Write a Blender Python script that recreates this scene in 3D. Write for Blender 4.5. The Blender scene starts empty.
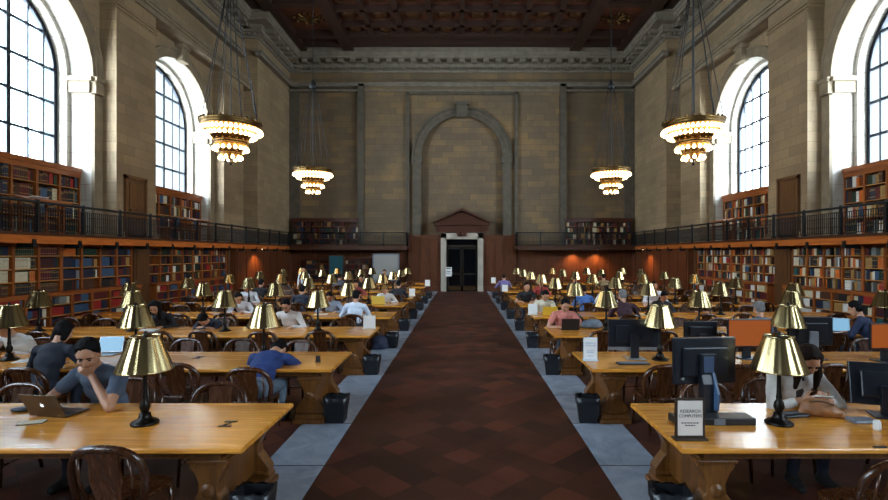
import bpy, bmesh, math, random
import numpy as np
from mathutils import Vector, Matrix
S = bpy.context.scene
COL = S.collection
RNG = random.Random(11)
PI = math.pi
ORD = ['first','second','third','fourth','fifth','sixth','seventh','eighth','ninth','tenth','eleventh','twelfth',
       'thirteenth','fourteenth','fifteenth','sixteenth','seventeenth','eighteenth','nineteenth','twentieth']
H, F, VX, VY = 2.3, 492.0, 462.0, 254.0        # eye height and the lens in pixels of the 888 x 500 frame

# ------------------------------------------------------------------ helpers
class MB:
    def __init__(s): s.v = []; s.f = []; s.m = []; s.sm = []
    def add(s, vs, fs, m=0, smooth=False):
        o = len(s.v); s.v += [tuple(v) for v in vs]
        for f in fs: s.f.append([o+i for i in f]); s.m.append(m); s.sm.append(smooth)
        return s
    def box(s, x0, x1, y0, y1, z0, z1, m=0, rot=None, piv=None):
        vs = [Vector((x, y, z)) for z in (z0, z1) for y in (y0, y1) for x in (x0, x1)]
        if rot is not None:
            p = Vector(piv) if piv else Vector(((x0+x1)/2, (y0+y1)/2, (z0+z1)/2))
            vs = [rot @ (v-p) + p for v in vs]
        return s.add(vs, [(0,2,3,1),(4,5,7,6),(0,1,5,4),(2,6,7,3),(0,4,6,2),(1,3,7,5)], m)
    def cyl(s, p0, p1, r0, r1=None, n=12, m=0, caps=True, smooth=True):
        r1 = r0 if r1 is None else r1
        p0, p1 = Vector(p0), Vector(p1); d = (p1-p0).normalized()
        a = d.orthogonal().normalized(); b = d.cross(a)
        vs = []
        for p, r in ((p0, r0), (p1, r1)):
            vs += [p + (a*math.cos(2*PI*i/n) + b*math.sin(2*PI*i/n))*r for i in range(n)]
        s.add(vs, [(i, (i+1) % n, n+(i+1) % n, n+i) for i in range(n)], m, smooth)
        if caps:
            s.add(vs[:n], [tuple(range(n))[::-1]], m); s.add(vs[n:], [tuple(range(n))], m)
        return s
    def lathe(s, prof, n=16, c=(0,0,0), m=0, smooth=True):
        c = Vector(c); k = len(prof)
        vs = [c + Vector((r*math.cos(2*PI*i/n), r*math.sin(2*PI*i/n), z)) for r, z in prof for i in range(n)]
        return s.add(vs, [(j*n+i, j*n+(i+1) % n, (j+1)*n+(i+1) % n, (j+1)*n+i) for j in range(k-1) for i in range(n)], m, smooth)
    def tube(s, pts, r, n=6, m=0, closed=False, sx=1.0):
        pts = [Vector(p) for p in pts]; k = len(pts); vs = []
        rr = r if isinstance(r, (list, tuple)) else [r]*k
        ref = None
        for i, p in enumerate(pts):
            if closed: d = pts[(i+1) % k] - pts[i-1]
            else: d = pts[min(i+1, k-1)] - pts[max(i-1, 0)]
            d.normalize()
            if ref is None: ref = d.orthogonal().normalized()
            a = (ref - d*ref.dot(d)).normalized(); b = d.cross(a); ref = a
            vs += [p + a*math.cos(2*PI*q/n)*rr[i] + b*math.sin(2*PI*q/n)*rr[i]*sx for q in range(n)]
        fs = [(i*n+q, i*n+(q+1) % n, ((i+1) % k)*n+(q+1) % n, ((i+1) % k)*n+q) for i in range(k if closed else k-1) for q in range(n)]
        if not closed: fs += [tuple(range(n))[::-1], tuple((k-1)*n+q for q in range(n))]
        return s.add(vs, fs, m, True)
    def ball(s, c, r, nu=12, nv=8, m=0, rot=None):
        c = Vector(c); r = (r, r, r) if not isinstance(r, (tuple, list)) else r
        def P(x, y, z):
            v = Vector((x*r[0], y*r[1], z*r[2])); return c + (rot @ v if rot is not None else v)
        vs = [P(0, 0, -1)]
        for j in range(1, nv):
            t = PI*j/nv - PI/2
            vs += [P(math.cos(t)*math.cos(2*PI*i/nu), math.cos(t)*math.sin(2*PI*i/nu), math.sin(t)) for i in range(nu)]
        vs.append(P(0, 0, 1)); e = len(vs)-1; b = e-nu
        fs = [(0, 1+(i+1) % nu, 1+i) for i in range(nu)]
        fs += [(1+j*nu+i, 1+j*nu+(i+1) % nu, 1+(j+1)*nu+(i+1) % nu, 1+(j+1)*nu+i) for j in range(nv-2) for i in range(nu)]
        fs += [(b+i, b+(i+1) % nu, e) for i in range(nu)]
        return s.add(vs, fs, m, True)
    def prism(s, poly, fn, a, b, m=0):
        # poly: 2D outline (convex or not), fn(p, t) -> 3D point, extruded from t=a to t=b
        n = len(poly)
        vs = [fn(p, a) for p in poly] + [fn(p, b) for p in poly]
        return s.add(vs, [tuple(range(n))[::-1], tuple(range(n, 2*n))] + [(i, (i+1) % n, n+(i+1) % n, n+i) for i in range(n)], m)
    def data(s, name, mats):
        me = bpy.data.meshes.new(name)
        me.from_pydata(s.v, [], s.f)
        for mt in (mats if isinstance(mats, (list, tuple)) else [mats]): me.materials.append(mt)
        me.polygons.foreach_set('material_index', s.m); me.polygons.foreach_set('use_smooth', s.sm)
        bm = bmesh.new(); bm.from_mesh(me); bmesh.ops.recalc_face_normals(bm, faces=bm.faces); bm.to_mesh(me); bm.free()
        return me
    def build(s, name, mats, parent=None, loc=None, rz=0.0):
        o = bpy.data.objects.new(name, s.data(name, mats)); COL.objects.link(o)
        if parent is not None: o.parent = parent
        if loc is not None: o.location = loc
        if rz: o.rotation_euler = (0, 0, rz)
        return o

def bevel(o, w=.006, seg=2):
    md = o.modifiers.new('edge', 'BEVEL'); md.width = w; md.segments = seg; md.limit_method = 'ANGLE'
    return o

def tag(o, label, cat, group=None, kind=None):
    o['label'] = label; o['category'] = cat
    if group: o['group'] = group
    if kind: o['kind'] = kind
    return o

def thing(name, loc, rz, label, cat, group=None):
    o = bpy.data.objects.new(name, None); COL.objects.link(o); o.empty_display_size = .1
    o.location = loc; o.rotation_euler = (0, 0, rz)
    return tag(o, label, cat, group)

def struct(name, mb, mats, label=None, parent=None):
    o = mb.build(name, mats, parent)
    if parent is None:
        o['kind'] = 'structure'
        if label: o['label'] = label
    return o

KIDS = {}
def protokids(root):
    KIDS[root.name] = [(c, [g for g in COL.objects if g.parent == c]) for c in COL.objects if c.parent == root]
    return root
def dup(root, loc, rz, label=None, group=None):
    r = root.copy(); COL.objects.link(r); r.location = loc; r.rotation_euler = (0, 0, rz)
    if label: r['label'] = label
    if group: r['group'] = group
    for ch, gs in KIDS[root.name]:
        c = ch.copy(); COL.objects.link(c); c.parent = r
        for g in gs:
            d = g.copy(); COL.objects.link(d); d.parent = c
    return r

# ------------------------------------------------------------------ materials
def srgb(h):
    h = h.lstrip('#'); c = [int(h[i:i+2], 16)/255 for i in (0, 2, 4)]
    return tuple(x/12.92 if x <= .04045 else ((x+.055)/1.055)**2.4 for x in c) + (1,)

class NT:
    def __init__(s, mt):
        mt.use_nodes = True; s.t = mt.node_tree; s.n = s.t.nodes; s.l = s.t.links
        s.b = s.n.get('Principled BSDF')
    def node(s, typ, **kw):
        nd = s.n.new(typ)
        for k, v in kw.items():
            if k in nd.bl_rna.properties: setattr(nd, k, v)
            else: nd.inputs[k.replace('_', ' ')].default_value = v
        return nd
    def link(s, a, b): s.l.new(a, b)
    def math(s, op, a, b=None, c=None):
        nd = s.n.new('ShaderNodeMath'); nd.operation = op
        for i, x in enumerate((a, b, c)):
            if x is None: continue
            if isinstance(x, (int, float)): nd.inputs[i].default_value = x
            else: s.link(x, nd.inputs[i])
        return nd.outputs[0]
    def ramp(s, fac, stops):
        nd = s.n.new('ShaderNodeValToRGB'); el = nd.color_ramp.elements
        while len(el) < len(stops): el.new(.5)
        for e, (p, c) in zip(el, stops): e.position = p; e.color = c
        s.link(fac, nd.inputs[0]); return nd.outputs[0]
    def mix(s, fac, a, b, typ='MIX'):
        nd = s.n.new('ShaderNodeMix'); nd.data_type = 'RGBA'; nd.blend_type = typ
        for i, x in ((0, fac), (6, a), (7, b)):
            if isinstance(x, (int, float, tuple)): nd.inputs[i].default_value = x
            else: s.link(x, nd.inputs[i])
        return nd.outputs[2]

def plain(name, col, rough=.5, metal=0, spec=None, noise=.0, nscale=8, emit=None, estr=0):
    mt = bpy.data.materials.new(name); t = NT(mt); b = t.b
    c = srgb(col) if isinstance(col, str) else col
    b.inputs['Roughness'].default_value = rough; b.inputs['Metallic'].default_value = metal
    b.inputs['Base Color'].default_value = c
    if spec is not None: b.inputs['Specular IOR Level'].default_value = spec
    if noise:
        tc = t.node('ShaderNodeTexCoord'); nz = t.node('ShaderNodeTexNoise', Scale=nscale, Detail=4)
        t.link(tc.outputs['Object'], nz.inputs['Vector'])
        lo = tuple(x*(1-noise) for x in c[:3])+(1,); hi = tuple(min(1, x*(1+noise)) for x in c[:3])+(1,)
        t.link(t.ramp(nz.outputs[0], [(.3, lo), (.7, hi)]), b.inputs['Base Color'])
    if emit:
        b.inputs['Emission Color'].default_value = srgb(emit) if isinstance(emit, str) else emit
        b.inputs['Emission Strength'].default_value = estr
    return mt

def wood(name, dark, light, rough=.35, axis=0, scale=6.0, coat=0, rnd=.12):
    mt = bpy.data.materials.new(name); t = NT(mt); b = t.b
    tc = t.node('ShaderNodeTexCoord'); oi = t.node('ShaderNodeObjectInfo')
    mp = t.node('ShaderNodeMapping'); sc = [scale*2.2]*3; sc[axis] = scale*.18; mp.inputs['Scale'].default_value = sc
    t.link(tc.outputs['Object'], mp.inputs['Vector'])
    off = t.node('ShaderNodeVectorMath', operation='ADD')
    t.link(mp.outputs[0], off.inputs[0])
    cb = t.node('ShaderNodeCombineXYZ'); t.link(t.math('MULTIPLY', oi.outputs['Random'], 37.0), cb.inputs[0]); t.link(cb.outputs[0], off.inputs[1])
    nz = t.node('ShaderNodeTexNoise', Scale=1.6, Detail=6, Roughness=.62, Distortion=.8)
    t.link(off.outputs[0], nz.inputs['Vector'])
    col = t.ramp(nz.outputs[0], [(.28, srgb(dark)), (.72, srgb(light))])
    hv = t.node('ShaderNodeHueSaturation'); t.link(col, hv.inputs['Color'])
    t.link(t.math('MULTIPLY_ADD', oi.outputs['Random'], rnd*2, 1-rnd), hv.inputs['Value'])
    t.link(hv.outputs[0], b.inputs['Base Color'])
    t.link(t.math('MULTIPLY_ADD', nz.outputs[0], .16, rough-.08), b.inputs['Roughness'])
    if coat: b.inputs['Coat Weight'].default_value = coat; b.inputs['Coat Roughness'].default_value = .12
    return mt

def stone(name, cols, mortar, bw=1.15, bh=.42, rough=.75):
    mt = bpy.data.materials.new(name); t = NT(mt); b = t.b
    g = t.node('ShaderNodeNewGeometry'); sp = t.node('ShaderNodeSeparateXYZ'); t.link(g.outputs['Position'], sp.inputs[0])
    sn = t.node('ShaderNodeSeparateXYZ'); t.link(g.outputs['True Normal'], sn.inputs[0])
    ay = t.math('ABSOLUTE', sn.outputs[1]); isy = t.math('GREATER_THAN', ay, .7)
    u = t.math('ADD', t.math('MULTIPLY', sp.outputs[0], isy), t.math('MULTIPLY', sp.outputs[1], t.math('SUBTRACT', 1.0, isy)))
    row = t.math('FLOOR', t.math('DIVIDE', sp.outputs[2], bh))
    us = t.math('ADD', t.math('DIVIDE', u, bw), t.math('MULTIPLY', row, .37))
    cell = t.node('ShaderNodeCombineXYZ'); t.link(t.math('FLOOR', us), cell.inputs[0]); t.link(row, cell.inputs[1]); t.link(isy, cell.inputs[2])
    wn = t.node('ShaderNodeTexWhiteNoise'); t.link(cell.outputs[0], wn.inputs[0])
    nz = t.node('ShaderNodeTexNoise', Scale=.55, Detail=5); t.link(g.outputs['Position'], nz.inputs['Vector'])
    nf = t.node('ShaderNodeTexNoise', Scale=9.0, Detail=5); t.link(g.outputs['Position'], nf.inputs['Vector'])
    fac = t.math('ADD', t.math('MULTIPLY', wn.outputs[0], .26), t.math('ADD', t.math('MULTIPLY', nz.outputs[0], .87), t.math('MULTIPLY', nf.outputs[0], .25)))
    col = t.ramp(t.math('SUBTRACT', fac, .18), [(.1, srgb(cols[0])), (.5, srgb(cols[1])), (.85, srgb(cols[2]))])
    fu = t.math('FRACT', us); fz = t.math('FRACT', t.math('DIVIDE', sp.outputs[2], bh))
    ju = t.math('LESS_THAN', fu, .014); jz = t.math('LESS_THAN', fz, .035)
    j = t.math('MAXIMUM', ju, jz)
    t.link(t.mix(j, col, srgb(mortar)), b.inputs['Base Color'])
    b.inputs['Roughness'].default_value = rough
    bp = t.node('ShaderNodeBump', Strength=.25, Distance=.01)
    t.link(t.math('SUBTRACT', t.math('MULTIPLY', nf.outputs[0], .5), j), bp.inputs['Height']); t.link(bp.outputs[0], b.inputs['Normal'])
    return mt

def tiles(name):
    mt = bpy.data.materials.new(name); t = NT(mt); b = t.b
    g = t.node('ShaderNodeNewGeometry')
    mp = t.node('ShaderNodeMapping'); mp.inputs['Rotation'].default_value = (0, 0, PI/4); mp.inputs['Scale'].default_value = (2.9, 2.9, 1)
    t.link(g.outputs['Position'], mp.inputs['Vector'])
    fl = t.node('ShaderNodeVectorMath', operation='FLOOR'); t.link(mp.outputs[0], fl.inputs[0])
    fr = t.node('ShaderNodeVectorMath', operation='FRACTION'); t.link(mp.outputs[0], fr.inputs[0])
    wn = t.node('ShaderNodeTexWhiteNoise'); t.link(fl.outputs[0], wn.inputs[0])
    nz = t.node('ShaderNodeTexNoise', Scale=1.1, Detail=5); t.link(g.outputs['Position'], nz.inputs['Vector'])
    nf = t.node('ShaderNodeTexNoise', Scale=22, Detail=4); t.link(g.outputs['Position'], nf.inputs['Vector'])
    f = t.math('ADD', t.math('MULTIPLY', wn.outputs[0], .6), t.math('MULTIPLY', t.math('ADD', nz.outputs[0], t.math('MULTIPLY', nf.outputs[0], .5)), .4))
    col = t.ramp(t.math('SUBTRACT', f, .15), [(.05, srgb('#2e1810')), (.5, srgb('#482418')), (.95, srgb('#673420'))])
    s2 = t.node('ShaderNodeSeparateXYZ'); t.link(fr.outputs[0], s2.inputs[0])
    j = t.math('MAXIMUM', t.math('LESS_THAN', s2.outputs[0], .02), t.math('LESS_THAN', s2.outputs[1], .02))
    t.link(t.mix(j, col, srgb('#2a1811')), b.inputs['Base Color'])
    t.link(t.math('MULTIPLY_ADD', nz.outputs[0], .3, .45), b.inputs['Roughness']); b.inputs['Specular IOR Level'].default_value = .35
    return mt

def marble(name, a, c, rough=.22):
    mt = bpy.data.materials.new(name); t = NT(mt); b = t.b
    g = t.node('ShaderNodeNewGeometry')
    nz = t.node('ShaderNodeTexNoise', Scale=1.7, Detail=9, Roughness=.7, Distortion=1.5); t.link(g.outputs['Position'], nz.inputs['Vector'])
    sp = t.node('ShaderNodeSeparateXYZ'); t.link(g.outputs['Position'], sp.inputs[0])
    j = t.math('LESS_THAN', t.math('FRACT', t.math('MULTIPLY', sp.outputs[1], .75)), .012)
    t.link(t.mix(j, t.ramp(nz.outputs[0], [(.3, srgb(a)), (.7, srgb(c))]), srgb('#3c3c3e')), b.inputs['Base Color'])
    t.link(t.math('MULTIPLY_ADD', nz.outputs[0], .2, rough-.1), b.inputs['Roughness'])
    return mt

def glass(name):
    mt = bpy.data.materials.new(name); t = NT(mt); n = t.n
    n.remove(t.b); out = n['Material Output']
    tr = t.node('ShaderNodeBsdfTransparent'); tr.inputs[0].default_value = (.93, .97, 1, 1)
    gl = t.node('ShaderNodeBsdfGlossy'); gl.inputs['Roughness'].default_value = .03
    lw = t.node('ShaderNodeLayerWeight', Blend=.5); mx = t.node('ShaderNodeMixShader')
    t.link(t.math('MULTIPLY_ADD', t.math('POWER', lw.outputs['Facing'], 5.0), .8, .04), mx.inputs[0]); t.link(tr.outputs[0], mx.inputs[1]); t.link(gl.outputs[0], mx.inputs[2]); t.link(mx.outputs[0], out.inputs[0])
    return mt

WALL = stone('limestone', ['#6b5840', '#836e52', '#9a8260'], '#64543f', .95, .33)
WALL2 = stone('shaded_end_limestone', ['#4b3f30', '#63523c', '#86693f'], '#463b2d', 1.1, .38)  # same limestone with the end wall's shade put into its colour
PALE = stone('daylit_limestone', ['#938d82', '#a8a195', '#b8b2a6'], '#857f73', 1.2, .5)  # same limestone, lightened for the daylight on the window jambs
MOULD = plain('carved_limestone', '#7a6b55', .75, noise=.2, nscale=3)
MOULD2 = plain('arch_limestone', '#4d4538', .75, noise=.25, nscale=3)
CORN = plain('cornice_limestone', '#6c6355', .75, noise=.2, nscale=3)
FLOOR = tiles('red_quarry_tile')
BORDER = marble('grey_marble', '#7e8794', '#a4acb8')
OAK = wood('honey_oak', '#a8621a', '#e09a3a', .25, 0, 5.0, .2)
OAKD = wood('carved_oak', '#402309', '#77491a', .38, 2, 6.0)
CHAIR = wood('chair_walnut', '#2f180b', '#4f2b12', .27, 2, 5.0, .2, .25)
CASE = wood('bookcase_oak', '#5c2b0d', '#9a5422', .42, 2, 5.0)
CASEH = wood('bookcase_oak_rail', '#83400f', '#bd6a2a', .42, 1, 5.0)
CASEX = wood('bookcase_oak_board', '#64300d', '#a25824', .42, 0, 5.0)
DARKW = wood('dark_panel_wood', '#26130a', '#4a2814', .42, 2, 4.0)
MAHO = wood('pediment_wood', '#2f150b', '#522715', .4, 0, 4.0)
DOORW = wood('door_wood', '#3f2412', '#64401f', .42, 2, 5.0)
IRON = plain('dark_iron', '#141518', .55, .3)
SHELF = wood('lit_shelf_oak', '#80491a', '#b98748', .45, 0, 5.0)  # bookcase oak lightened to stand for light on the shelf edges
IRONF = plain('window_iron', '#0e1622', .5, .3)
BRASS = plain('polished_brass', '#a8956a', .2, 1.0)
_t = NT(BRASS); _t.b.inputs['Anisotropic'].default_value = .6      # spun metal: highlights run up and down the cone
_tg = _t.node('ShaderNodeTangent', direction_type='RADIAL', axis='Z'); _t.link(_tg.outputs[0], _t.b.inputs['Tangent'])
BRONZE = plain('dark_bronze', '#1e1a16', .38, .8)
GILT = plain('gilded_metal', '#6b5330', .38, 1.0, noise=.6, nscale=25)
GLASS = glass('window_glass')
BLACKP = plain('black_plastic', '#121317', .45)
BLACKG = plain('dark_housing', '#10141c', .35)
GREYP = plain('grey_plastic', '#6d7178', .45)
SILVER = plain('silver_metal', '#a9adb3', .35, .8)
WHITEP = plain('white_paper', '#d8d6d2', .7)
CREAMP = plain('cream_paper', '#cfc3a8', .7)
BAGP = plain('bin_liner', '#15181d', .35)
CEILW = wood('ceiling_wood', '#1c0d06', '#33190c', .55, 0, 2.0)
CEILP = plain('ceiling_panel_paint', '#4a2410', .6, noise=.6, nscale=2)
SCREENO = plain('orange_screen', '#20120a', .3, emit='#b05a22', estr=.2)
SCREENB = plain('blue_screen', '#10151c', .3, emit='#8fc3e6', estr=.26)
SCREENK = plain('dark_screen', '#07090d', .15)
LOGOW = plain('lit_logo', '#e8eef2', .4, emit='#e8f2ff', estr=.4)
BULB = plain('lit_bulb', '#fff0d0', .4, emit=(1, .66, .30, 1), estr=4.0)
INK = plain('printed_ink', '#2b2830', .8)
INKB = plain('blue_print', '#6a86b4', .8)
# ------------------------------------------------------------------ who sits where
def reader(px, row, f, look, top, hair, lean=24, head=22, **kw):
    yr = 4.49 + 2.68*row; sg = -1 if f == 'n' else 1
    y = yr + sg*(.62 if f == 'f' else .55)
    x = (px-VX)*(yr+sg*.5)/F
    return dict(s=-1 if x < 0 else 1, row=row, f=f, x=x, y=yr+sg*.8, look=look, top=top, hair=hair, lean=lean, head=head, **kw)
BLK, DBR, GRY, BLO = '#0d0b0b', '#1d120c', '#6d6a68', '#8a6a3a'
PEOPLE = [
 reader(93, 0, 'f', 'person in a grey T-shirt leaning on one hand over an open laptop', '#4a5566', BLK, 22, 20, hi=1, sleeve=0, pose='chin', sc=1.2, yaw=22),
 reader(801, 0, 'f', 'person with long dark hair and white blouse holding a phone behind brass lamp', '#c6c0b8', DBR, 24, 34, hi=1, long=1, pose='phone', inner='#2a2522', sc=1.16),
 reader(60, 1, 'n', 'person with dark hair in navy seen from behind, second-row table', '#0f1322', BLK, 24, 18, sc=1.12, mid=1, bob=1),
 reader(266, 1, 'n', 'person in a bright blue T-shirt bent far over the table', '#1a2f62', BLK, 56, 56, sleeve=0, sc=1.24, mid=1, trousers='#58636f'),
 reader(12, 1, 'f', 'person in a white top mostly behind a lamp at the left photo edge', '#c9c6c4', BLO, 30, 30, sc=1.05),
 reader(157, 2, 'f', 'person with dark shoulder-length hair in black looking down, third-row table', '#15151a', BLK, 26, 30, long=1, sc=1.08, mid=1, yaw=15),
 reader(211, 2, 'f', 'person in a dark navy sweater slumped low over folded arms', '#131727', BLK, 50, 40, sc=1.08, mid=1, pose='fold'),
 reader(287, 2, 'f', 'bearded person in a white shirt reading, third-row table', '#cfc9c4', BLK, 24, 24, sc=1.1, mid=1, beard=1),
 reader(357, 3, 'n', 'person in a white shirt seen from behind near the aisle', '#c3cbd8', BLK, 14, 8, sc=1.1, mid=1),
 reader(330, 3, 'f', 'person in a pale blue shirt half hidden by a brass lamp', '#8d9db0', DBR, 26, 28, sc=1.05),
 reader(241, 3, 'f', 'dark-haired person in a white shirt leaning to the side, fourth-row table', '#c5ccd4', BLK, 34, 20, sc=1.1, mid=1, yaw=50),
 reader(303, 4, 'n', 'person in a dark navy jacket seen from behind, fifth-row table', '#1b2233', BLK, 18, 10, sc=1.05),
 reader(247, 4, 'f', 'person in a pale shirt behind a lamp, fifth-row table', '#bcc3cc', BLK, 22, 24, sc=1.1),
 reader(385, 4, 'f', 'fair-haired person in white behind a yellow folder', '#c8c3bd', BLO, 28, 26, sc=1.05),
 reader(262, 5, 'n', 'person in black seen from behind, sixth-row table', '#111318', BLK, 16, 10, sc=1.1),
 reader(399, 5, 'n', 'person in black with pale bag strap close to the aisle, sixth row', '#15171d', BLK, 18, 10, sc=1.05),
 reader(356, 5, 'f', 'person in a dusty red top, sixth-row table', '#8e4440', DBR, 24, 22, sc=1.05),
 reader(361, 6, 'f', 'person in black at the seventh-row table, left of the aisle', '#15161b', BLK, 18, 16, sc=1.1),
 reader(340, 7, 'n', 'person in grey seen from behind at the eighth-row table', '#4a4d55', DBR, 16, 10, sc=1.05),
 reader(384, 8, 'f', 'dark-haired person in front of the pale grey board', '#2a2c33', BLK, 8, 6, sc=1.12),
 reader(565, 2, 'f', 'person in a pink shirt working on a dark laptop', '#c4776a', BLK, 22, 26, sc=1.1, mid=1, sleeve=0),
 reader(545, 3, 'f', 'person in a cream top behind a yellow laptop', '#cbc4ae', BLK, 24, 28, sc=1.08, mid=1),
 reader(527, 4, 'f', 'person in a black top facing the aisle tables, fifth row', '#111116', BLK, 16, 12, sc=1.08, sleeve=0),
 reader(541, 5, 'f', 'person in a red top, sixth-row table', '#8c2f2a', DBR, 22, 20, sc=1.05),
 reader(504, 7, 'n', 'person in lavender at the eighth-row table beside the aisle', '#6d6390', DBR, 26, 20, sc=1.1),
 reader(583, 4, 'n', 'person in a blue top seen from behind, fifth-row table', '#3b5f96', DBR, 18, 12, sc=1.05),
 reader(606, 4, 'f', 'person in a loose white shirt leaning forward, fifth-row table', '#c6c9d0', BLK, 36, 30, sc=1.12),
 reader(622, 3, 'n', 'person in a maroon sweater seen from behind, fourth-row table', '#30101c', GRY, 16, 10, sc=1.12, mid=1),
 reader(655, 4, 'f', 'person in a white shirt with chin up, fifth-row table', '#c9ccd2', DBR, 18, 4, sc=1.12),
 reader(663, 3, 'f', 'person in black behind a lamp, fourth-row table', '#14151a', BLK, 26, 24, sc=1.05),
 reader(756, 2, 'n', 'grey-haired person seen from behind, head above the orange monitor', '#4b4d55', GRY, 14, 8, sc=1.08, mid=1),
 reader(862, 2, 'n', 'person in a navy shirt turned towards a bright laptop screen', '#14213f', BLK, 20, 14, sc=1.12, mid=1, turn=35),
 reader(575, 6, 'f', 'person in a dark green top, seventh-row table', '#22302a', BLK, 22, 20, sc=1.05),
 reader(603, 7, 'n', 'person in tan seen from behind, eighth-row table', '#7c6848', DBR, 16, 10, sc=1.05),
 reader(700, 3, 'f', 'person in brown behind a lamp, fourth-row table', '#4c3626', BLK, 26, 26, sc=1.05),
 dict(s=-1, row=None, f='f', x=(304-VX)*21.9/F, y=21.9, look='person in a white shirt standing between the farther tables', top='#cfd1d4', hair=BLK, lean=2, head=8, sc=1.0, stand=1),
]
TH = .76
# ------------------------------------------------------------------ people
from mathutils import noise as mnoise, Quaternion
PMAT = {}
def cm(col, rough=.8):
    k = ('c', col)
    if k not in PMAT: PMAT[k] = plain('fabric_' + col[1:], col, rough, noise=.12, nscale=14)
    return PMAT[k]
def hairm(col):
    k = ('h', col)
    if k not in PMAT: PMAT[k] = plain('hair_' + col[1:], col, .75, spec=.12, noise=.4, nscale=60)
    return PMAT[k]
SKIN = plain('skin', '#b07f62', .5); SKIN.node_tree.nodes['Principled BSDF'].inputs['Subsurface Weight'].default_value = .05
EYE = plain('eye_dark', '#120d0b', .2); LIP = plain('lip', '#8a5145', .5)
TMP = bpy.data.scenes.new('workshop')
def remeshed(prims, vox, name, mats, wrinkle=0):
    # prims: ('c', p0, p1, r0, r1, mat) tapered limbs / ('e', centre, radii, rotation, mat) rounded masses -> one continuous surface
    m = MB()
    for p in prims:
        if p[0] == 'c':
            a, c, r0, r1 = p[1:5]; n = 12
            m.ball(a, r0, n, 8); m.ball(c, r1, n, 8); m.cyl(a, c, r0, r1, n)
        else: m.ball(p[1], tuple(p[2]), 20, 14, rot=p[3])
    me = bpy.data.meshes.new('raw'); me.from_pydata(m.v, [], m.f)
    o = bpy.data.objects.new('raw', me); TMP.collection.objects.link(o)
    r = o.modifiers.new('r', 'REMESH'); r.mode = 'VOXEL'; r.voxel_size = vox; r.use_smooth_shade = True
    sm = o.modifiers.new('s', 'SMOOTH'); sm.factor = .5; sm.iterations = 3 if vox > .009 else 4
    with bpy.context.temp_override(scene=TMP, view_layer=TMP.view_layers[0]):
        dg = bpy.context.evaluated_depsgraph_get(); ev = o.evaluated_get(dg)
        out = bpy.data.meshes.new_from_object(ev); out.name = name
    bpy.data.objects.remove(o); bpy.data.meshes.remove(me)
    out.materials.clear()
    for mt in mats: out.materials.append(mt)
    nf = len(out.polygons); C = np.empty(nf*3); out.polygons.foreach_get('center', C); C = C.reshape(-1, 3)
    best = np.full(nf, 1e9); idx = np.zeros(nf, int)
    for p in prims:
        if p[0] == 'c':
            a, c = np.array(p[1]), np.array(p[2]); d = c-a; L = max(1e-9, d @ d)
            t = np.clip(((C-a) @ d)/L, 0, 1); q = a + t[:, None]*d
            ds = np.linalg.norm(C-q, axis=1) - (p[3] + (p[4]-p[3])*t)
        else:
            Rm = np.array((p[3] or Matrix.Identity(3)).to_3x3()); q = (C-np.array(p[1])) @ Rm
            ds = (np.linalg.norm(q/np.array(p[2]), axis=1)-1)*min(p[2])
        k = ds < best; best[k] = ds[k]; idx[k] = p[-1]
    out.polygons.foreach_set('material_index', idx.astype(np.int32)); out.polygons.foreach_set('use_smooth', np.ones(nf, bool))
    if wrinkle:
        sh = set()
        for pol in out.polygons:
            if pol.material_index in (1, 2): sh.update(pol.vertices)
        ripple(out, lambda c: wrinkle*(mnoise.noise(c*11)+.5*mnoise.noise(c*23)), sh)
    return out

def ripple(me, fn, only=None, floor=None):
    n = len(me.vertices); co = np.empty(n*3); me.vertices.foreach_get('co', co); nr = np.empty(n*3); me.vertex_normals.foreach_get('vector', nr)
    co = co.reshape(-1, 3); nr = nr.reshape(-1, 3)
    for i in (only if only is not None else range(n)): co[i] += nr[i]*fn(Vector(co[i]))
    if floor is not None: co[:, 2] = np.maximum(co[:, 2], floor)
    me.vertices.foreach_set('co', co.ravel()); me.update()

def hand(pr, w, f, n, side, mat=0, curl=.5, r=1.0):
    # wrist w, finger direction f, back-of-hand normal n, side = +1 when the thumb lies on +f x n
    f = Vector(f).normalized(); n = (Vector(n) - f*Vector(n).dot(f)).normalized(); l = f.cross(n)*side; w = Vector(w)
    for q in (-.028, -.009, .01, .028): pr.append(('c', w + l*q*.6 + f*.015, w + l*q + f*.085, .014*r, .0125*r, mat))
    for q, L in ((.03, .036), (.01, .042), (-.01, .039), (-.029, .03)):
        k = w + l*q + f*.088; a = curl
        d1 = f*math.cos(a) - n*math.sin(a); d2 = f*math.cos(a*2.1) - n*math.sin(a*2.1); d3 = f*math.cos(a*2.8) - n*math.sin(a*2.8)
        j = k + d1*L; e = j + d2*L*.7; g = e + d3*L*.5
        pr += [('c', k, j, .0098*r, .0092*r, mat), ('c', j, e, .0092*r, .0085*r, mat), ('c', e, g, .0085*r, .0072*r, mat)]
    b = w + l*.028 + f*.025; d = (l*.75 + f*.65 - n*.25).normalized()
    pr += [('c', b, b+d*.042, .014*r, .0105*r, mat), ('c', b+d*.042, b+d*.04+(f*.9+l*.2-n*.4).normalized()*.034, .0105*r, .008*r, mat)]

def ik(s, w, L1, L2, pole):
    s, w = Vector(s), Vector(w); d = w-s; L = min(d.length, (L1+L2)*.985); u = d.normalized(); w = s + u*L
    a = (L1*L1 - L2*L2 + L*L)/(2*L); h = math.sqrt(max(0, L1*L1-a*a)); p = Vector(pole); p = (p-u*p.dot(u)).normalized()
    return s + u*a + p*h, w

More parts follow.
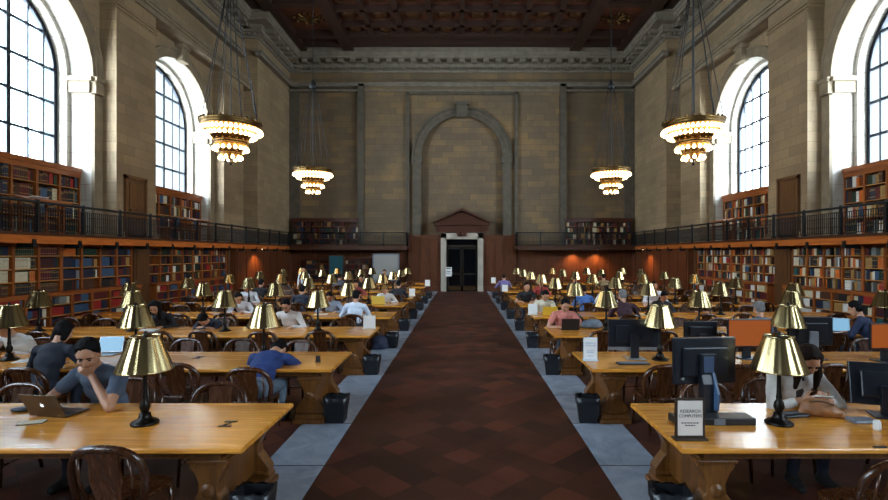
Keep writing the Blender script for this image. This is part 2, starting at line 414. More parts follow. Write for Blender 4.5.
def person(sp, number):
    hi, mid = sp.get('hi'), sp.get('mid'); vox = .0075 if hi else (.012 if mid else .017)
    sc = sp['sc']; stand = sp.get('stand'); pose = sp.get('pose', 'read'); long_ = sp.get('long')
    a = math.radians(sp['lean']); hp = math.radians(sp['head']); yaw = math.radians(sp.get('yaw', 0)); sl = sp.get('sleeve', 1)
    t = thing('person', (sp['x'], sp['y'], 0), (0 if sp['f'] == 'n' else PI) + math.radians(sp.get('turn', 0)), sp['look'], 'person')
    TBL = TH + .03; k = 1/sc; Z = lambda z: z*k        # table height in the figure's own scale
    hz = .92 if stand else .565*k
    Hp = Vector((0, 0, hz)); d1 = Vector((0, math.sin(a*.8), math.cos(a*.8))); d2 = Vector((0, math.sin(a*1.25), math.cos(a*1.25)))
    W = Hp + d1*.2; C = W + d2*.17; Sh = C + d2*.11; ha = a*.55 + hp
    dn = Vector((0, math.sin(a*1.1+hp*.3), math.cos(a*1.1+hp*.3))); Nb = Sh + d2*.03
    Hc = Nb + dn*.115 + Vector((0, math.cos(ha)*.02, 0)) + Vector((0, math.sin(ha), math.cos(ha)))*.055
    R = Matrix.Rotation(yaw, 3, 'Z') @ Matrix.Rotation(-ha, 3, 'X'); hd = lambda x, y, z: Hc + R @ Vector((x, y, z))
    X = Vector((1, 0, 0)); pr = []
    T = Matrix.Rotation(-a, 3, 'X'); T2 = Matrix.Rotation(-a*1.25, 3, 'X')
    # torso (shirt = 1), trousers = 2, shoes = 3, inner top = 4
    pr += [('e', Hp + Vector((0, 0, .0)), (.168, .125, .12), None, 2), ('e', W - d1*.05, (.15, .108, .15), T, 1), ('e', C - d2*.06, (.168, .12, .16), T2, 1), ('e', C + d2*.05, (.172, .112, .11), T2, 1),
           ('c', Sh - X*.12 - d2*.03, Sh + X*.12 - d2*.03, .07, .07, 1), ('c', Sh - X*.09, Nb - X*.02, .05, .05, 1), ('c', Sh + X*.09, Nb + X*.02, .05, .05, 1),
           ('c', Nb - dn*.02, Hc - R @ Vector((0, .03, .05)), .054, .05, 0)]
    if sp.get('inner'): pr += [('c', W + T @ Vector((0, .075, -.05)), C + T2 @ Vector((0, .085, .0)), .045, .042, 4), ('c', C + T2 @ Vector((0, .085, .0)), Sh + T2 @ Vector((0, .06, .0)), .042, .03, 4)]
    # head: skull, face, jaw, nose, brow, ears, lips
    pr += [('e', hd(0, -.012, .022), (.078, .096, .096), R, 0), ('e', hd(0, .022, -.03), (.064, .07, .088), R, 0), ('c', hd(0, .06, -.088), hd(0, .045, -.09), .03, .036, 0),
           ('c', hd(-.05, .0, -.07), hd(0, .062, -.092), .028, .026, 0), ('c', hd(.05, .0, -.07), hd(0, .062, -.092), .028, .026, 0),
           ('c', hd(0, .086, .012), hd(0, .108, -.03), .009, .0145, 0), ('c', hd(-.012, .096, -.033), hd(.012, .096, -.033), .011, .011, 0),
           ('c', hd(-.045, .066, .026), hd(.045, .066, .026), .017, .017, 0), ('c', hd(-.02, .082, -.062), hd(.02, .082, -.062), .0095, .0095, 0)]
    for s in (-1, 1): pr += [('e', hd(s*.08, -.008, -.008), (.011, .022, .034), R, 0), ('c', hd(s*.044, .066, -.03), hd(s*.04, .05, -.05), .024, .022, 0)]
    # legs
    for s in (-1, 1):
        hipj = Hp + X*s*.085
        if stand: kn, an = Vector((s*.1, .02, .5)), Vector((s*.1, -.02, .09))
        else: kn, an = Vector((s*.12, .40, .50*k)), Vector((s*.13, .34, .09))
        pr += [('c', hipj, kn, .092, .062, 2), ('c', kn, kn*.5+an*.5 + Vector((0, -.02, 0)), .062, .054, 2), ('c', kn*.5+an*.5 + Vector((0, -.02, 0)), an, .054, .04, 2),
               ('c', an + Vector((0, -.03, -.04)), an + Vector((s*.02, .15, -.055)), .045, .034, 3), ('c', an, an + Vector((0, .06, -.035)), .042, .036, 3)]
    # arms
    arms = []
    for s in (-1, 1):
        S0 = Sh + X*s*.185 - d2*.035; L1, L2 = .285, .255; fd = Vector((-s*.25, 1, -.05)); nd = Vector((0, .05, 1)); curl = .28
        if stand: el, wr = ik(S0, S0 + Vector((s*.06, .12, -.5)), L1, L2, (s*.3, -1, 0)); fd = Vector((0, .2, -1)); nd = Vector((s, 0, 0)); curl = .3
        elif pose == 'chin' and s < 0:
            el = Vector((-.25, .41, TBL*k + .012)); wr = hd(-.02, .085, -.165); fd = (R @ Vector((.5, -.05, .8))); nd = R @ Vector((-.4, 1, .1)); curl = 1.0
        elif pose == 'chin': el, wr = ik(S0, (.27, .40, TBL*k), L1, L2, (1, -.3, -.6)); fd = Vector((-.1, 1, 0)); curl = .35
        elif pose == 'phone': el, wr = ik(S0, (s*.09-.02, .40, TBL*k+.07), L1, L2, (s, -.2, -.7)); fd = Vector((-s*.5, .75, .25)); nd = Vector((s*.75, .25, -.5)); curl = .75
        elif pose == 'fold': el, wr = ik(S0, (-s*.04, .50 + s*.03, TBL*k), L1, L2, (s, .1, -.3)); fd = Vector((-s, .2, 0))
        else:
            q = RNG.uniform(-.05, .05); far = Sh.y
            el, wr = ik(S0, (s*.15 + q, max(.42, far+.16), TBL*k), L1, L2, (s*.9, -.35, -.6))
        el.z = max(el.z, .60*k if not stand else 0)
        pr += [('c', S0, S0*.45+el*.55, .066, .056 if sl else .06, 1), ('c', S0*.45+el*.55, el, .054 if sl else .044, .045 if sl else .04, 1 if sl else 0)]
        m_ = el*.3 + wr*.7
        pr += [('c', el, m_, .044 if sl else .041, .038 if sl else .031, 1 if sl else 0), ('c', m_, wr, .037 if sl else .03, .026, 1 if sl and not hi else 0)]
        hand(pr, wr, fd, nd, s if False else -s, 0, curl, 1.0 if hi else 1.15); arms.append((el, wr))
    mats = [SKIN, cm(sp['top']), cm(sp.get('trousers', '#1b2130')), cm('#141313'), cm(sp.get('inner', sp['top']))]
    me = remeshed(pr, vox, 'body', mats, .008)
    o = bpy.data.objects.new('body', me); COL.objects.link(o); o.parent = t
    # hair
    hr = [('e', hd(0, -.03, .05), (.084, .094, .086), R, 0), ('e', hd(0, -.052, .0), (.08, .066, .088), R, 0)]
    for q in range(7):
        u = -.06 + .02*q; w = .004*((q*5) % 3); hr.append(('c', hd(u*1.05, -.01, .112-abs(u)*.5+w), hd(u*.9+.012, .046-abs(u)*.4, .112-abs(u)*.55+w), .022, .012, 0))
    for s in (-1, 1):
        hr.append(('c', hd(s*.07, -.005, .05), hd(s*.078, -.0, .012), .02, .011, 0)); hr.append(('c', hd(s*.064, .02, .07), hd(s*.072, .012, .04), .02, .012, 0))
        if sp.get('bob'): hr.append(('c', hd(s*.06, -.03, .02), hd(s*.062, -.035, -.1), .045, .035, 0))
    if long_:
        dn_ = lambda p, f_, L: p + Vector((0, f_, -L))
        for s in (-1, 1):
            p0 = hd(s*.072, .005, .06); p1 = hd(s*.086, .02, -.02); p2 = dn_(p1, .0, .1); p3 = dn_(p1, -.03, .22)
            hr += [('c', p0, p1, .03, .033, 0), ('c', p1, p2, .033, .034, 0), ('c', p2, p3, .034, .018, 0)]
            q1 = hd(s*.06, -.06, -.03); hr += [('c', hd(s*.06, -.05, .02), q1, .045, .045, 0), ('c', q1, dn_(q1, -.05, .17), .045, .03, 0)]
        q1 = hd(0, -.08, -.03); hr.append(('c', q1, dn_(q1, -.06, .2), .055, .04, 0))
    hm = remeshed(hr, .0075 if (hi or mid) else .014, 'hair', [hairm(sp['hair'])])
    ripple(hm, lambda c: .005*mnoise.noise(Vector((c.x*60, c.y*60, c.z*18))))
    o = bpy.data.objects.new('hair', hm); COL.objects.link(o); o.parent = t
    if sp.get('beard'):
        bm_ = remeshed([('c', hd(-.052, .012, -.06), hd(0, .07, -.098), .025, .024, 0), ('c', hd(.052, .012, -.06), hd(0, .07, -.098), .025, .024, 0), ('c', hd(-.022, .092, -.05), hd(.022, .092, -.05), .0075, .0075, 0), ('c', hd(0, .068, -.1), hd(0, .05, -.105), .028, .03, 0)], .009, 'beard', [cm('#241a15', .7)])
        o = bpy.data.objects.new('beard', bm_); COL.objects.link(o); o.parent = t
    if hi or (mid and sp['f'] == 'f'):
        for s in (-1, 1):
            m = MB(); m.ball(hd(s*.031, .083, .004), (.0125, .007, .0065), 10, 6, rot=R); o = m.build('eye', EYE, t)
            m = MB(); m.tube([hd(s*.012, .088, .024), hd(s*.032, .09, .029), hd(s*.05, .077, .024)], .0045, 6); m.build('eyebrow', hairm(sp['hair']), t)
    if hi:
        m = MB(); m.tube([hd(-.022, .089, -.06), hd(0, .094, -.058), hd(.022, .089, -.06)], .005, 6); m.build('lips', LIP, t)
    t.scale = (sc, sc, sc)
    return t, Hc, arms
for i, sp in enumerate(PEOPLE): sp['made'] = person(sp, i)
# ------------------------------------------------------------------ screens, laptops, signs, bags and small things on the tables
def at(px, py, z=TH):                       # where the photo's pixel meets a level surface
    y = F*(H-z)/(py-VY); return (px-VX)*y/F, y
def monitor(loc, rz, w, h, zc, label, screen, tilt=0, back='plain', style=BLACKG):
    # local frame: the screen looks towards +y, its back towards -y
    t = thing('computer_monitor', loc, rz, label, 'monitor'); R = Matrix.Rotation(tilt, 3, 'X'); pv = (0, 0, zc)
    m = MB(); m.box(-w/2, w/2, -.02, .018, zc-h/2, zc+h/2, 0, R, pv); bevel(m.build('housing', style, t), .008)
    m = MB(); m.box(-w*.36, w*.36, -.05, -.015, zc-h*.34, zc+h*.3, 0, R, pv); bevel(m.build('rear_cover', style, t), .015)
    m = MB(); m.box(-w/2+.018, w/2-.018, .018, .021, zc-h/2+(.03 if back != 'bar' else .05), zc+h/2-.018, 0, R, pv); m.build('screen', screen, t)
    if back == 'arm':
        m = MB(); m.box(-.075, .075, -.08, -.045, zc-.12, zc+.07, 0); m.box(-.05, .05, -.085, -.078, zc-.1, zc+.05, 1); bevel(m.build('mount', [BLACKG, plain('blue_grey_plastic', '#3a4a63', .4)], t), .006)
        m = MB(); m.prism([(-.05, zc-.05), (-.11, zc-.2), (-.11, .06), (-.03, .06), (-.03, zc-.05)], lambda p, q: (q, p[0], p[1]), -.075, .075); bevel(m.build('stand', BLACKG, t), .008)
        m = MB(); m.prism([(-.085, zc-.1), (-.17, zc-.28), (-.15, .09), (-.11, .09), (-.11, zc-.22)], lambda p, q: (q, p[0], p[1]), .03, .055); m.build('cable_cover', plain('blue_cable', '#3d5676', .35), t)
    else:
        m = MB(); m.box(-.06, .06, -.09, -.05, .012, zc, 0); bevel(m.build('stand', GREYP if back == 'grey' else style, t), .008)
    if back == 'bar':
        m = MB(); m.box(-w/2, w/2, -.021, .0195, zc-h/2-.035, zc-h/2+.012, 0, R, pv); m.build('lower_bar', SILVER, t)
    m = MB(); m.box(-.14, .14, -.18, .06, 0, .014, 0); bevel(m.build('base', SILVER if back == 'bar' else style, t), .006)
    if back in ('plain', 'arm'):
        m = MB(); m.lathe([(0, 0), (.016, 0), (.016, .003), (0, .003)], 14); o = m.build('badge', SILVER, t, (-w/2+.09, -.0215, zc-h/2+.05)); o.rotation_euler = (PI/2, 0, 0)
    return t
monitor((2.30, 4.68, TH), .1, .62, .44, .53, 'large black monitor seen from behind on the front right table, blue cable cover', SCREENK, back='arm')
x, y = at(634, 358); monitor((x, y+.03, TH), -.04, .74, .42, .36, 'wide dark monitor with silver lower bar seen from behind, second row', SCREENK, back='bar')
monitor((3.62, 7.48, TH), .0, .50, .36, .34, 'small black monitor between the wide dark one and an orange screen', SCREENK)
monitor((4.2, 7.2, TH), PI, .64, .42, .38, 'monitor showing an orange screen, next to the brass lamp of the second row', SCREENO)
monitor((5.18, 7.3, TH), -.12, .58, .42, .40, 'black monitor with a grey stand seen from behind, right of the lamp', SCREENK, back='grey')
monitor((6.08, 7.0, TH), PI+.1, .62, .38, .37, 'monitor showing an orange screen at the right photo edge', SCREENO)
monitor((4.06, 4.72, TH), -.35, .58, .40, .29, 'black tilted monitor seen from behind at the far right of the front table', SCREENK, tilt=-.2)

t = thing('small_computer', (2.28, 4.50, TH), 0, 'flat black desktop computer lying under the large monitor', 'computer')
m = MB(); m.box(-.36, .36, -.09, .09, .0, .065); bevel(m.build('case', BLACKP, t), .008)
m = MB(); m.box(-.02, .08, -.094, -.09, .005, .06); m.build('front_panel', GREYP, t)
def keyboard(loc, rz, label, c=BLACKP):
    t = thing('keyboard', loc, rz, label, 'keyboard')
    m = MB(); m.box(-.22, .22, -.07, .07, 0, .018); bevel(m.build('body', c, t), .005)
    m = MB()
    for r in range(5):
        for i in range(14): m.box(-.208+i*.0297, -.182+i*.0297, -.058+r*.0235, -.038+r*.0235, .018, .024)
    m.build('keys', GREYP if c is BLACKP else WHITEP, t)
    return t
x, y = at(633, 364); keyboard((x, y, TH), 0, 'dark keyboard with pale keys in front of the wide silver-barred monitor', BLACKP)
m = MB(); m.ball((0, 0, .012), (.034, .055, .024), 12, 8); x, y = at(658, 357); o = m.build('computer_mouse', BLACKP, loc=(x, y, TH)); tag(o, 'black computer mouse beside the silver-barred monitor', 'mouse')
def laptop(loc, rz, label, body, screen, w=.34, d=.23, op=105, logo=False):
    # local frame: the user sits at -y, the lid's back faces +y
    t = thing('laptop', loc, rz, label, 'laptop')
    m = MB(); m.box(-w/2, w/2, -d/2, d/2, .004, .018); bevel(m.build('base', body, t), .004)
    m = MB(); m.box(-w/2+.02, w/2-.02, -.0, d/2-.03, .018, .0195); m.build('keys', BLACKP, t)
    R = Matrix.Rotation(math.radians(90-op), 3, 'X'); pv = (0, d/2, .018)
    R = Matrix.Rotation(-math.radians(op-90), 3, 'X')
    m = MB(); m.box(-w/2, w/2, d/2, d/2+.008, .018, .018+d, 0, R, pv); bevel(m.build('lid', body, t), .003)
    m = MB(); m.box(-w/2+.012, w/2-.012, d/2-.0015, d/2, .032, .008+d, 0, R, pv); m.build('screen', screen, t)
    if logo:
        pts = []
        for i in range(40):      # rounded fruit outline with a bite on one side
            a = 2*PI*i/40; r = .017*(1+.06*math.cos(2*a)); x_, z_ = r*math.cos(a), r*1.05*math.sin(a)
            if abs(a-PI/2) < .35: z_ -= .003
            dx, dz = x_-(-.022), z_-.003; q = math.hypot(dx, dz)
            if q < .0105: x_, z_ = -.022+dx/q*.0105, .003+dz/q*.0105
            pts.append((x_, z_))
        m = MB(); zc = .018+d*.52
        Q = lambda p, tt: tuple(R @ (Vector((p[0], d/2+.008+tt, zc+p[1])) - Vector(pv)) + Vector(pv))
        m.prism(pts, Q, .0, .0012); m.prism([(.0, .021), (.004, .027), (.009, .029), (.006, .023)], Q, 0, .0012)
        m.build('lid_logo', LOGOW, t)
    return t
GOLDL = plain('dark_gold_metal', '#5b4a34', .35, .8)
laptop((-3.88, 4.76, TH), PI-.12, 'open bronze laptop with a glowing fruit emblem, in front of person in grey', GOLDL, SCREENB, .38, .25, 116, True) 
x, y = at(104, 355); laptop((x, y+.02, TH), .1, 'open laptop with pale blue screen, second-row table on the left', SILVER, SCREENB, .36, .24, 108)
x, y = at(569, 329.5); laptop((x, y, TH), PI, 'dark laptop open before the person in the pink shirt', BLACKP, SCREENB, .36, .23, 105)
x, y = at(549, 315.3); laptop((x, y, TH), PI, 'yellow laptop open before the person in cream', plain('yellow_shell', '#c9a02c', .45), SCREENB, .36, .23, 105)
x, y = at(379, 304); laptop((x, y, TH), PI, 'yellow folder-like laptop before the fair-haired person', plain('pale_yellow_shell', '#cdb04a', .5), SCREENB, .40, .25, 105)
x, y = at(841, 333.5); laptop((x, y, TH), -.35, 'laptop with bright blue screen beside the person in navy', SILVER, SCREENB, .40, .27, 105)

def text(s, size, mat, parent, loc, rx=PI/2, name='lettering'):
    cu = bpy.data.curves.new('lettering', 'FONT'); cu.body = s; cu.size = size; cu.align_x = 'CENTER'; cu.align_y = 'CENTER'; cu.extrude = .0006
    o = bpy.data.objects.new('tmp', cu); TMP.collection.objects.link(o)
    with bpy.context.temp_override(scene=TMP, view_layer=TMP.view_layers[0]):
        me = bpy.data.meshes.new_from_object(o.evaluated_get(bpy.context.evaluated_depsgraph_get()))
    bpy.data.objects.remove(o); me.materials.clear(); me.materials.append(mat)
    q = bpy.data.objects.new(name, me); COL.objects.link(q); q.parent = parent; q.location = loc; q.rotation_euler = (rx, 0, 0)
    return q
def sign(px, py, w, h, label, frame=None, lines=None, ink=INK, rz=0):
    x, y = at(px, py); t = thing('table_sign', (x, y+.04, TH), rz, label, 'sign'); f = frame or CREAMP
    m = MB(); m.box(-w/2, w/2, -.008, .008, .012, h); m.box(-w/2-.01, w/2+.01, -.05, .05, 0, .014); bevel(m.build('holder', f, t), .003)
    b = .022 if frame is BROWNF else .006
    m = MB(); m.box(-w/2+b, w/2-b, -.0095, -.008, .012+b, h-b); m.build('page', PAGE if frame is BROWNF else WHITEP, t)
    for (s, sz, z) in lines or (): 
        if s: text(s, sz, ink, t, (0, -.0105, z))
    if lines:
        m = MB()
        for z, hw in ((h*.40, w*.3), (h*.34, w*.17)) if frame is BROWNF else ((h*.42, w*.28), (h*.35, w*.25), (h*.2, w*.2)):
            q = -hw
            while q < hw: m.box(q, min(hw, q+w*.08), -.0102, -.0094, z-.004, z+.004); q += w*.1
        m.build('small_print', ink, t)
    return t
BROWNF = plain('brown_frame', '#33261a', .4); PAGE = plain('sign_page', '#d3c8be', .7); CLEAR = plain('clear_acrylic', '#b9c2cc', .15)
sign(692, 441, .25, .345, 'brown-framed table sign with printed words at the corner of the front table', BROWNF, [('RESEARCH', .036, .235), ('COMPUTERS', .034, .195)])
sign(591, 361, .20, .335, 'white table sign with blue print on the second-row table right of aisle', CLEAR, [('RESEARCH', .03, .25), ('COMPUTERS', .027, .215)], INKB, -.1)
for px, py, w, h, rz, lb in ((369, 329, .25, .27, .05, 'plain cream table sign, third-row table left of the aisle'), (412, 296, .22, .27, 0, 'plain pale table sign, sixth-row table left of the aisle'),
        (427.5, 286.2, .24, .3, 0, 'small pale table sign, farthest of those left of the aisle'), (533, 315, .24, .28, 0, 'plain pink-white table sign, fourth-row table right of the aisle'),
        (505, 291.5, .24, .27, 0, 'plain pale table sign, seventh-row table right of the aisle'), (493.5, 283.2, .24, .3, 0, 'small pale table sign, farthest of those right of the aisle')):
    sign(px, py, w, h, lb, None, None, rz=rz)

# bag and glasses, phone, papers
x, y = at(828, 420); t = thing('handbag', (x, y+.1, TH), -.25, 'tan leather handbag lying on the front right table', 'bag'); t.scale = (.85, .85, .8)
LEATH = plain('tan_leather', '#8a5a34', .5, noise=.25, nscale=12)
me = remeshed([('e', (0, 0, .085), (.20, .10, .085), None, 0), ('e', (-.08, .01, .12), (.11, .08, .075), None, 0), ('e', (.09, .0, .07), (.13, .1, .07), None, 0), ('c', (-.17, 0, .04), (.2, -.02, .03), .045, .035, 0)], .012, 'body', [LEATH])
ripple(me, lambda c: .012*mnoise.noise(c*13), None, 0)
o = bpy.data.objects.new('body', me); COL.objects.link(o); o.parent = t
m = MB(); m.tube([(-.12, -.05, .18), (-.06, -.1, .205), (.03, -.1, .2), (.1, -.06, .17), (.12, .0, .14)], .009, 6); m.build('strap', plain('strap_leather', '#4a2d18', .5), t)
x, y = at(792, 416); t = thing('tablet_case', (x, y, TH), .2, 'flat black case lying behind the front right lamp base', 'case'); m = MB(); m.box(-.13, .13, -.07, .07, 0, .03); bevel(m.build('cover', BLACKP, t), .01)
m = MB(); m.box(-.132, .132, -.02, .02, .03, .032); m.build('band', GREYP, t)
x, y = at(877, 430); m = MB(); m.lathe([(0, 0), (.028, 0), (.03, .02), (.03, .07), (.022, .085), (0, .085)], 14); o = m.build('white_jar', WHITEP, loc=(x, y, TH)); tag(o, 'small white jar on the front right table beside the tilted monitor', 'jar')
x, y = at(862, 422); m = MB(); m.box(-.11, .11, -.07, .07, 0, .03); o = bevel(m.build('grey_pouch', GREYP, loc=(x, y, TH)), .012); tag(o, 'flat grey pouch between the tan handbag and the white jar', 'pouch')
x, y = at(880, 447.4); m = MB(); m.box(-.05, .05, -.012, .012, 0, .008); o = m.build('pen_case', BLACKP, loc=(x, y, TH)); tag(o, 'tiny black case at the front edge of the front right table', 'case')
x, y = at(32, 423); t = thing('notebook', (x, y, TH), .3, 'small notebook with pale pages in front of the bronze laptop', 'notebook'); m = MB(); m.box(-.1, .1, -.05, .05, 0, .006); m.build('cover', BLACKP, t); m = MB(); m.box(-.095, .095, -.045, .045, .006, .012); m.build('pages', CREAMP, t)
x, y = at(22, 411); m = MB(); m.ball((0, 0, .018), (.11, .06, .022), 12, 6); o = m.build('dark_pouch', BLACKP, loc=(x, y, TH)); tag(o, 'dark soft pouch left of the bronze laptop', 'pouch')
for px, py, lb in ((228, 424, 'flat black cable outlet set in the front left table'), (199, 357.5, 'flat black cable outlet set in the second left table')):
    x, y = at(px, py); t = thing('table_outlet', (x, y, TH), 0, lb, 'outlet')
    for yy in (-.06, .06):
        m = MB(); m.box(-.055, .055, yy-.014, yy+.014, 0, .006); m.build('socket_bar', BLACKP, t)
    m = MB(); m.tube([(-.02, -.05, .005), (.01, 0, .006), (.02, .05, .005)], .005, 5); m.build('cable', BLACKP, t)
x, y = at(318, 362); t = thing('table_phone', (x, y, TH), 0, 'small black upright device on the second left table', 'device'); m = MB(); m.box(-.03, .03, -.012, .012, .008, .09); bevel(m.build('body', BLACKP, t), .006); m = MB(); m.box(-.035, .035, -.03, .03, 0, .01); m.build('foot', BLACKP, t)
# phone in the hands of the person in the white blouse
sp = PEOPLE[1]; Wm = Matrix.Translation((sp['x'], sp['y'], 0)) @ Matrix.Rotation(PI, 4, 'Z') @ Matrix.Scale(sp['sc'], 4)
p = Wm @ ((sp['made'][2][0][1] + sp['made'][2][1][1])*.5 + Vector((0, .085, .04)))
t = thing('smartphone', p, PI-.2, 'smartphone with a pale case held by the person in white blouse', 'phone'); R = Matrix.Rotation(.5, 3, 'X')
m = MB(); m.box(-.085, .085, -.045, .045, 0, .011, 0, R, (0, 0, 0)); bevel(m.build('body', WHITEP, t), .004); m = MB(); m.box(-.08, .08, -.04, .04, .011, .0125, 0, R, (0, 0, 0)); m.build('screen', SCREENK, t)
# bags
def bag(loc, rz, label, col, w, d, h, nm='backpack'):
    t = thing(nm, loc, rz, label, 'bag'); c = plain('bag_' + col[1:], col, .7, noise=.2, nscale=12)
    me = remeshed([('e', (0, 0, h*.45), (w, d, h*.5), None, 0), ('e', (0, 0, h*.22), (w*1.08, d*1.1, h*.25), None, 0), ('e', (0, -d*.6, h*.35), (w*.7, d*.5, h*.28), None, 0)], .02, 'body', [c])
    ripple(me, lambda c: .015*mnoise.noise(c*9), None, 0)
    o = bpy.data.objects.new('body', me); COL.objects.link(o); o.parent = t
    m = MB(); m.tube([(-w*.3, 0, h*.92), (-w*.2, 0, h*1.08), (w*.2, 0, h*1.08), (w*.3, 0, h*.92)], .012, 6); m.build('handle', BLACKP, t)
    return t
x, y = at(592, 328); bag((x, y, TH), .1, 'grey bag with a yellow stripe on the third-row table beside pink shirt', '#59606a', .22, .13, .2, 'soft_bag')
m = MB(); 
x2, y2 = at(594, 321)
bag((-1.98, 11.9, 0), .2, 'dark blue bag on the floor at the fourth-row table, left of aisle', '#182036', .2, .15, .36)
x, y = at(22, 353); t = thing('draped_coat', (x, y, TH), .2, 'pale coat heaped on the second-row table at the left photo edge', 'coat')
me = remeshed([('e', (0, 0, .1), (.2, .14, .12), None, 0), ('e', (-.12, .04, .16), (.14, .1, .12), None, 0), ('c', (.1, -.05, .05), (.25, -.1, .03), .05, .03, 0)], .014, 'cloth', [plain('pale_cloth', '#b9b1a6', .8, noise=.2)])
ripple(me, lambda c: .02*mnoise.noise(c*10), None, 0)
o = bpy.data.objects.new('cloth', me); COL.objects.link(o); o.parent = t
# open books and papers on farther tables
for px, py, col, lb in ((148, 330, WHITEP, 'white papers on the third-row table before the person in black'), (320, 314.5, CREAMP, 'cream papers on the fourth-row table near the lamp'), (640, 314.5, CREAMP, 'cream papers on the fourth-row table behind the maroon sweater'),
                       (28, 361, WHITEP, 'white papers at the left photo edge on the second-row table')):
    x, y = at(px, py); m = MB(); m.box(-.15, .15, -.11, .11, 0, .006); m.box(-.08, .2, -.09, .12, .006, .01); o = m.build('papers', col, loc=(x, y, TH), rz=.2); tag(o, lb, 'papers')

bpy.data.scenes.remove(TMP)
SKYA, SKYB, EXPO = 0.45, 20.0, 1.72
# ------------------------------------------------------------------ the hall
XW, XR, YR, YE, YB = 11.75, 10.84, 26.1, 31.0, -12.0     # wall plane, end-bay wall plane, step in the wall, end wall, wall behind
PJ = .55                                                 # how far the piers stand out
ZG, ZC = 2.78, 14.82                                      # gallery floor, ceiling
WC = [13.2 + 7.2*k for k in (1, 0, -1, -2, -3)]          # window centres along the hall
SPR, HW, HI = 7.9, 2.4, 2.27                            # springing line, outer and inner half widths

b = MB(); b.add([(-14, YB, 0), (14, YB, 0), (14, YE+.4, 0), (-14, YE+.4, 0)], [(0,1,2,3)]); struct('floor', b, FLOOR)
for i, s in enumerate((-1, 1)):
    b = MB(); b.box(min(s*1.5, s*2.16), max(s*1.5, s*2.16), YB, 30.4, -.05, .004)
    struct('trim_%d' % (i+1), b, BORDER)

def arc(hw, n=18): return [PI*i/n for i in range(n+1)]
def arch_wall(mb, P, u0, u1, z0, z1, holes, m=0):
    # a sheet with arched holes: P(u, n, z) -> point
    def q(a, c, d, e): mb.add([P(*a), P(*c), P(*d), P(*e)], [(0,1,2,3)], m)
    u = u0
    for uc, hw, zb, zs in sorted(holes):
        q((u,0,z0), (uc-hw,0,z0), (uc-hw,0,z1), (u,0,z1))
        if zb > z0+1e-4: q((uc-hw,0,z0), (uc+hw,0,z0), (uc+hw,0,zb), (uc-hw,0,zb))
        us = [uc - hw*math.cos(t) for t in arc(hw)]; zz = [zs + hw*math.sin(t) for t in arc(hw)]
        for i in range(len(us)-1): q((us[i],0,zz[i]), (us[i+1],0,zz[i+1]), (us[i+1],0,z1), (us[i],0,z1))
        u = uc + hw
    q((u,0,z0), (u1,0,z0), (u1,0,z1), (u,0,z1))
def reveal(mb, P, uc, hw, zb, zs, n0, n1, m=0, sm=True):
    pts = [(uc-hw, zb)] + [(uc - hw*math.cos(t), zs + hw*math.sin(t)) for t in arc(hw)] + [(uc+hw, zb)]
    for i in range(len(pts)-1):
        (a, c), (d, e) = pts[i], pts[i+1]
        mb.add([P(a,n0,c), P(d,n0,e), P(d,n1,e), P(a,n1,c)], [(0,1,2,3)], m, False)
def ring_face(mb, P, uc, ho, hi, zb, zs, n, m=0):
    A = [(uc-ho, zb)] + [(uc - ho*math.cos(t), zs + ho*math.sin(t)) for t in arc(ho)] + [(uc+ho, zb)]
    B = [(uc-hi, zb)] + [(uc - hi*math.cos(t), zs + hi*math.sin(t)) for t in arc(hi)] + [(uc+hi, zb)]
    for i in range(len(A)-1):
        mb.add([P(A[i][0],n,A[i][1]), P(A[i+1][0],n,A[i+1][1]), P(B[i+1][0],n,B[i+1][1]), P(B[i][0],n,B[i][1])], [(0,1,2,3)], m)
def archivolt(mb, P, uc, r0, r1, zs, proj, m=0):
    # stepped arch moulding standing proud of the wall
    prof = [(r0, 0), (r0, proj*.6), (r0+(r1-r0)*.35, proj*.6), (r0+(r1-r0)*.4, proj*.8), (r0+(r1-r0)*.75, proj*.8), (r0+(r1-r0)*.8, proj*1.25), (r1, proj*1.25), (r1, 0)]
    T = arc(r0, 24) if False else [PI*i/24 for i in range(25)]
    for k in range(len(prof)-1):
        for i in range(24):
            vs = []
            for t, (r, p) in ((T[i], prof[k]), (T[i+1], prof[k]), (T[i+1], prof[k+1]), (T[i], prof[k+1])):
                vs.append(P(uc - r*math.cos(t), -p, zs + r*math.sin(t)))
            mb.add(vs, [(0,1,2,3)], m)
def pbox(mb, P, u0, u1, n0, n1, z0, z1, m=0):
    vs = [P(u, n, z) for z in (z0, z1) for n in (n0, n1) for u in (u0, u1)]
    mb.add(vs, [(0,2,3,1),(4,5,7,6),(0,1,5,4),(2,6,7,3),(0,4,6,2),(1,3,7,5)], m)

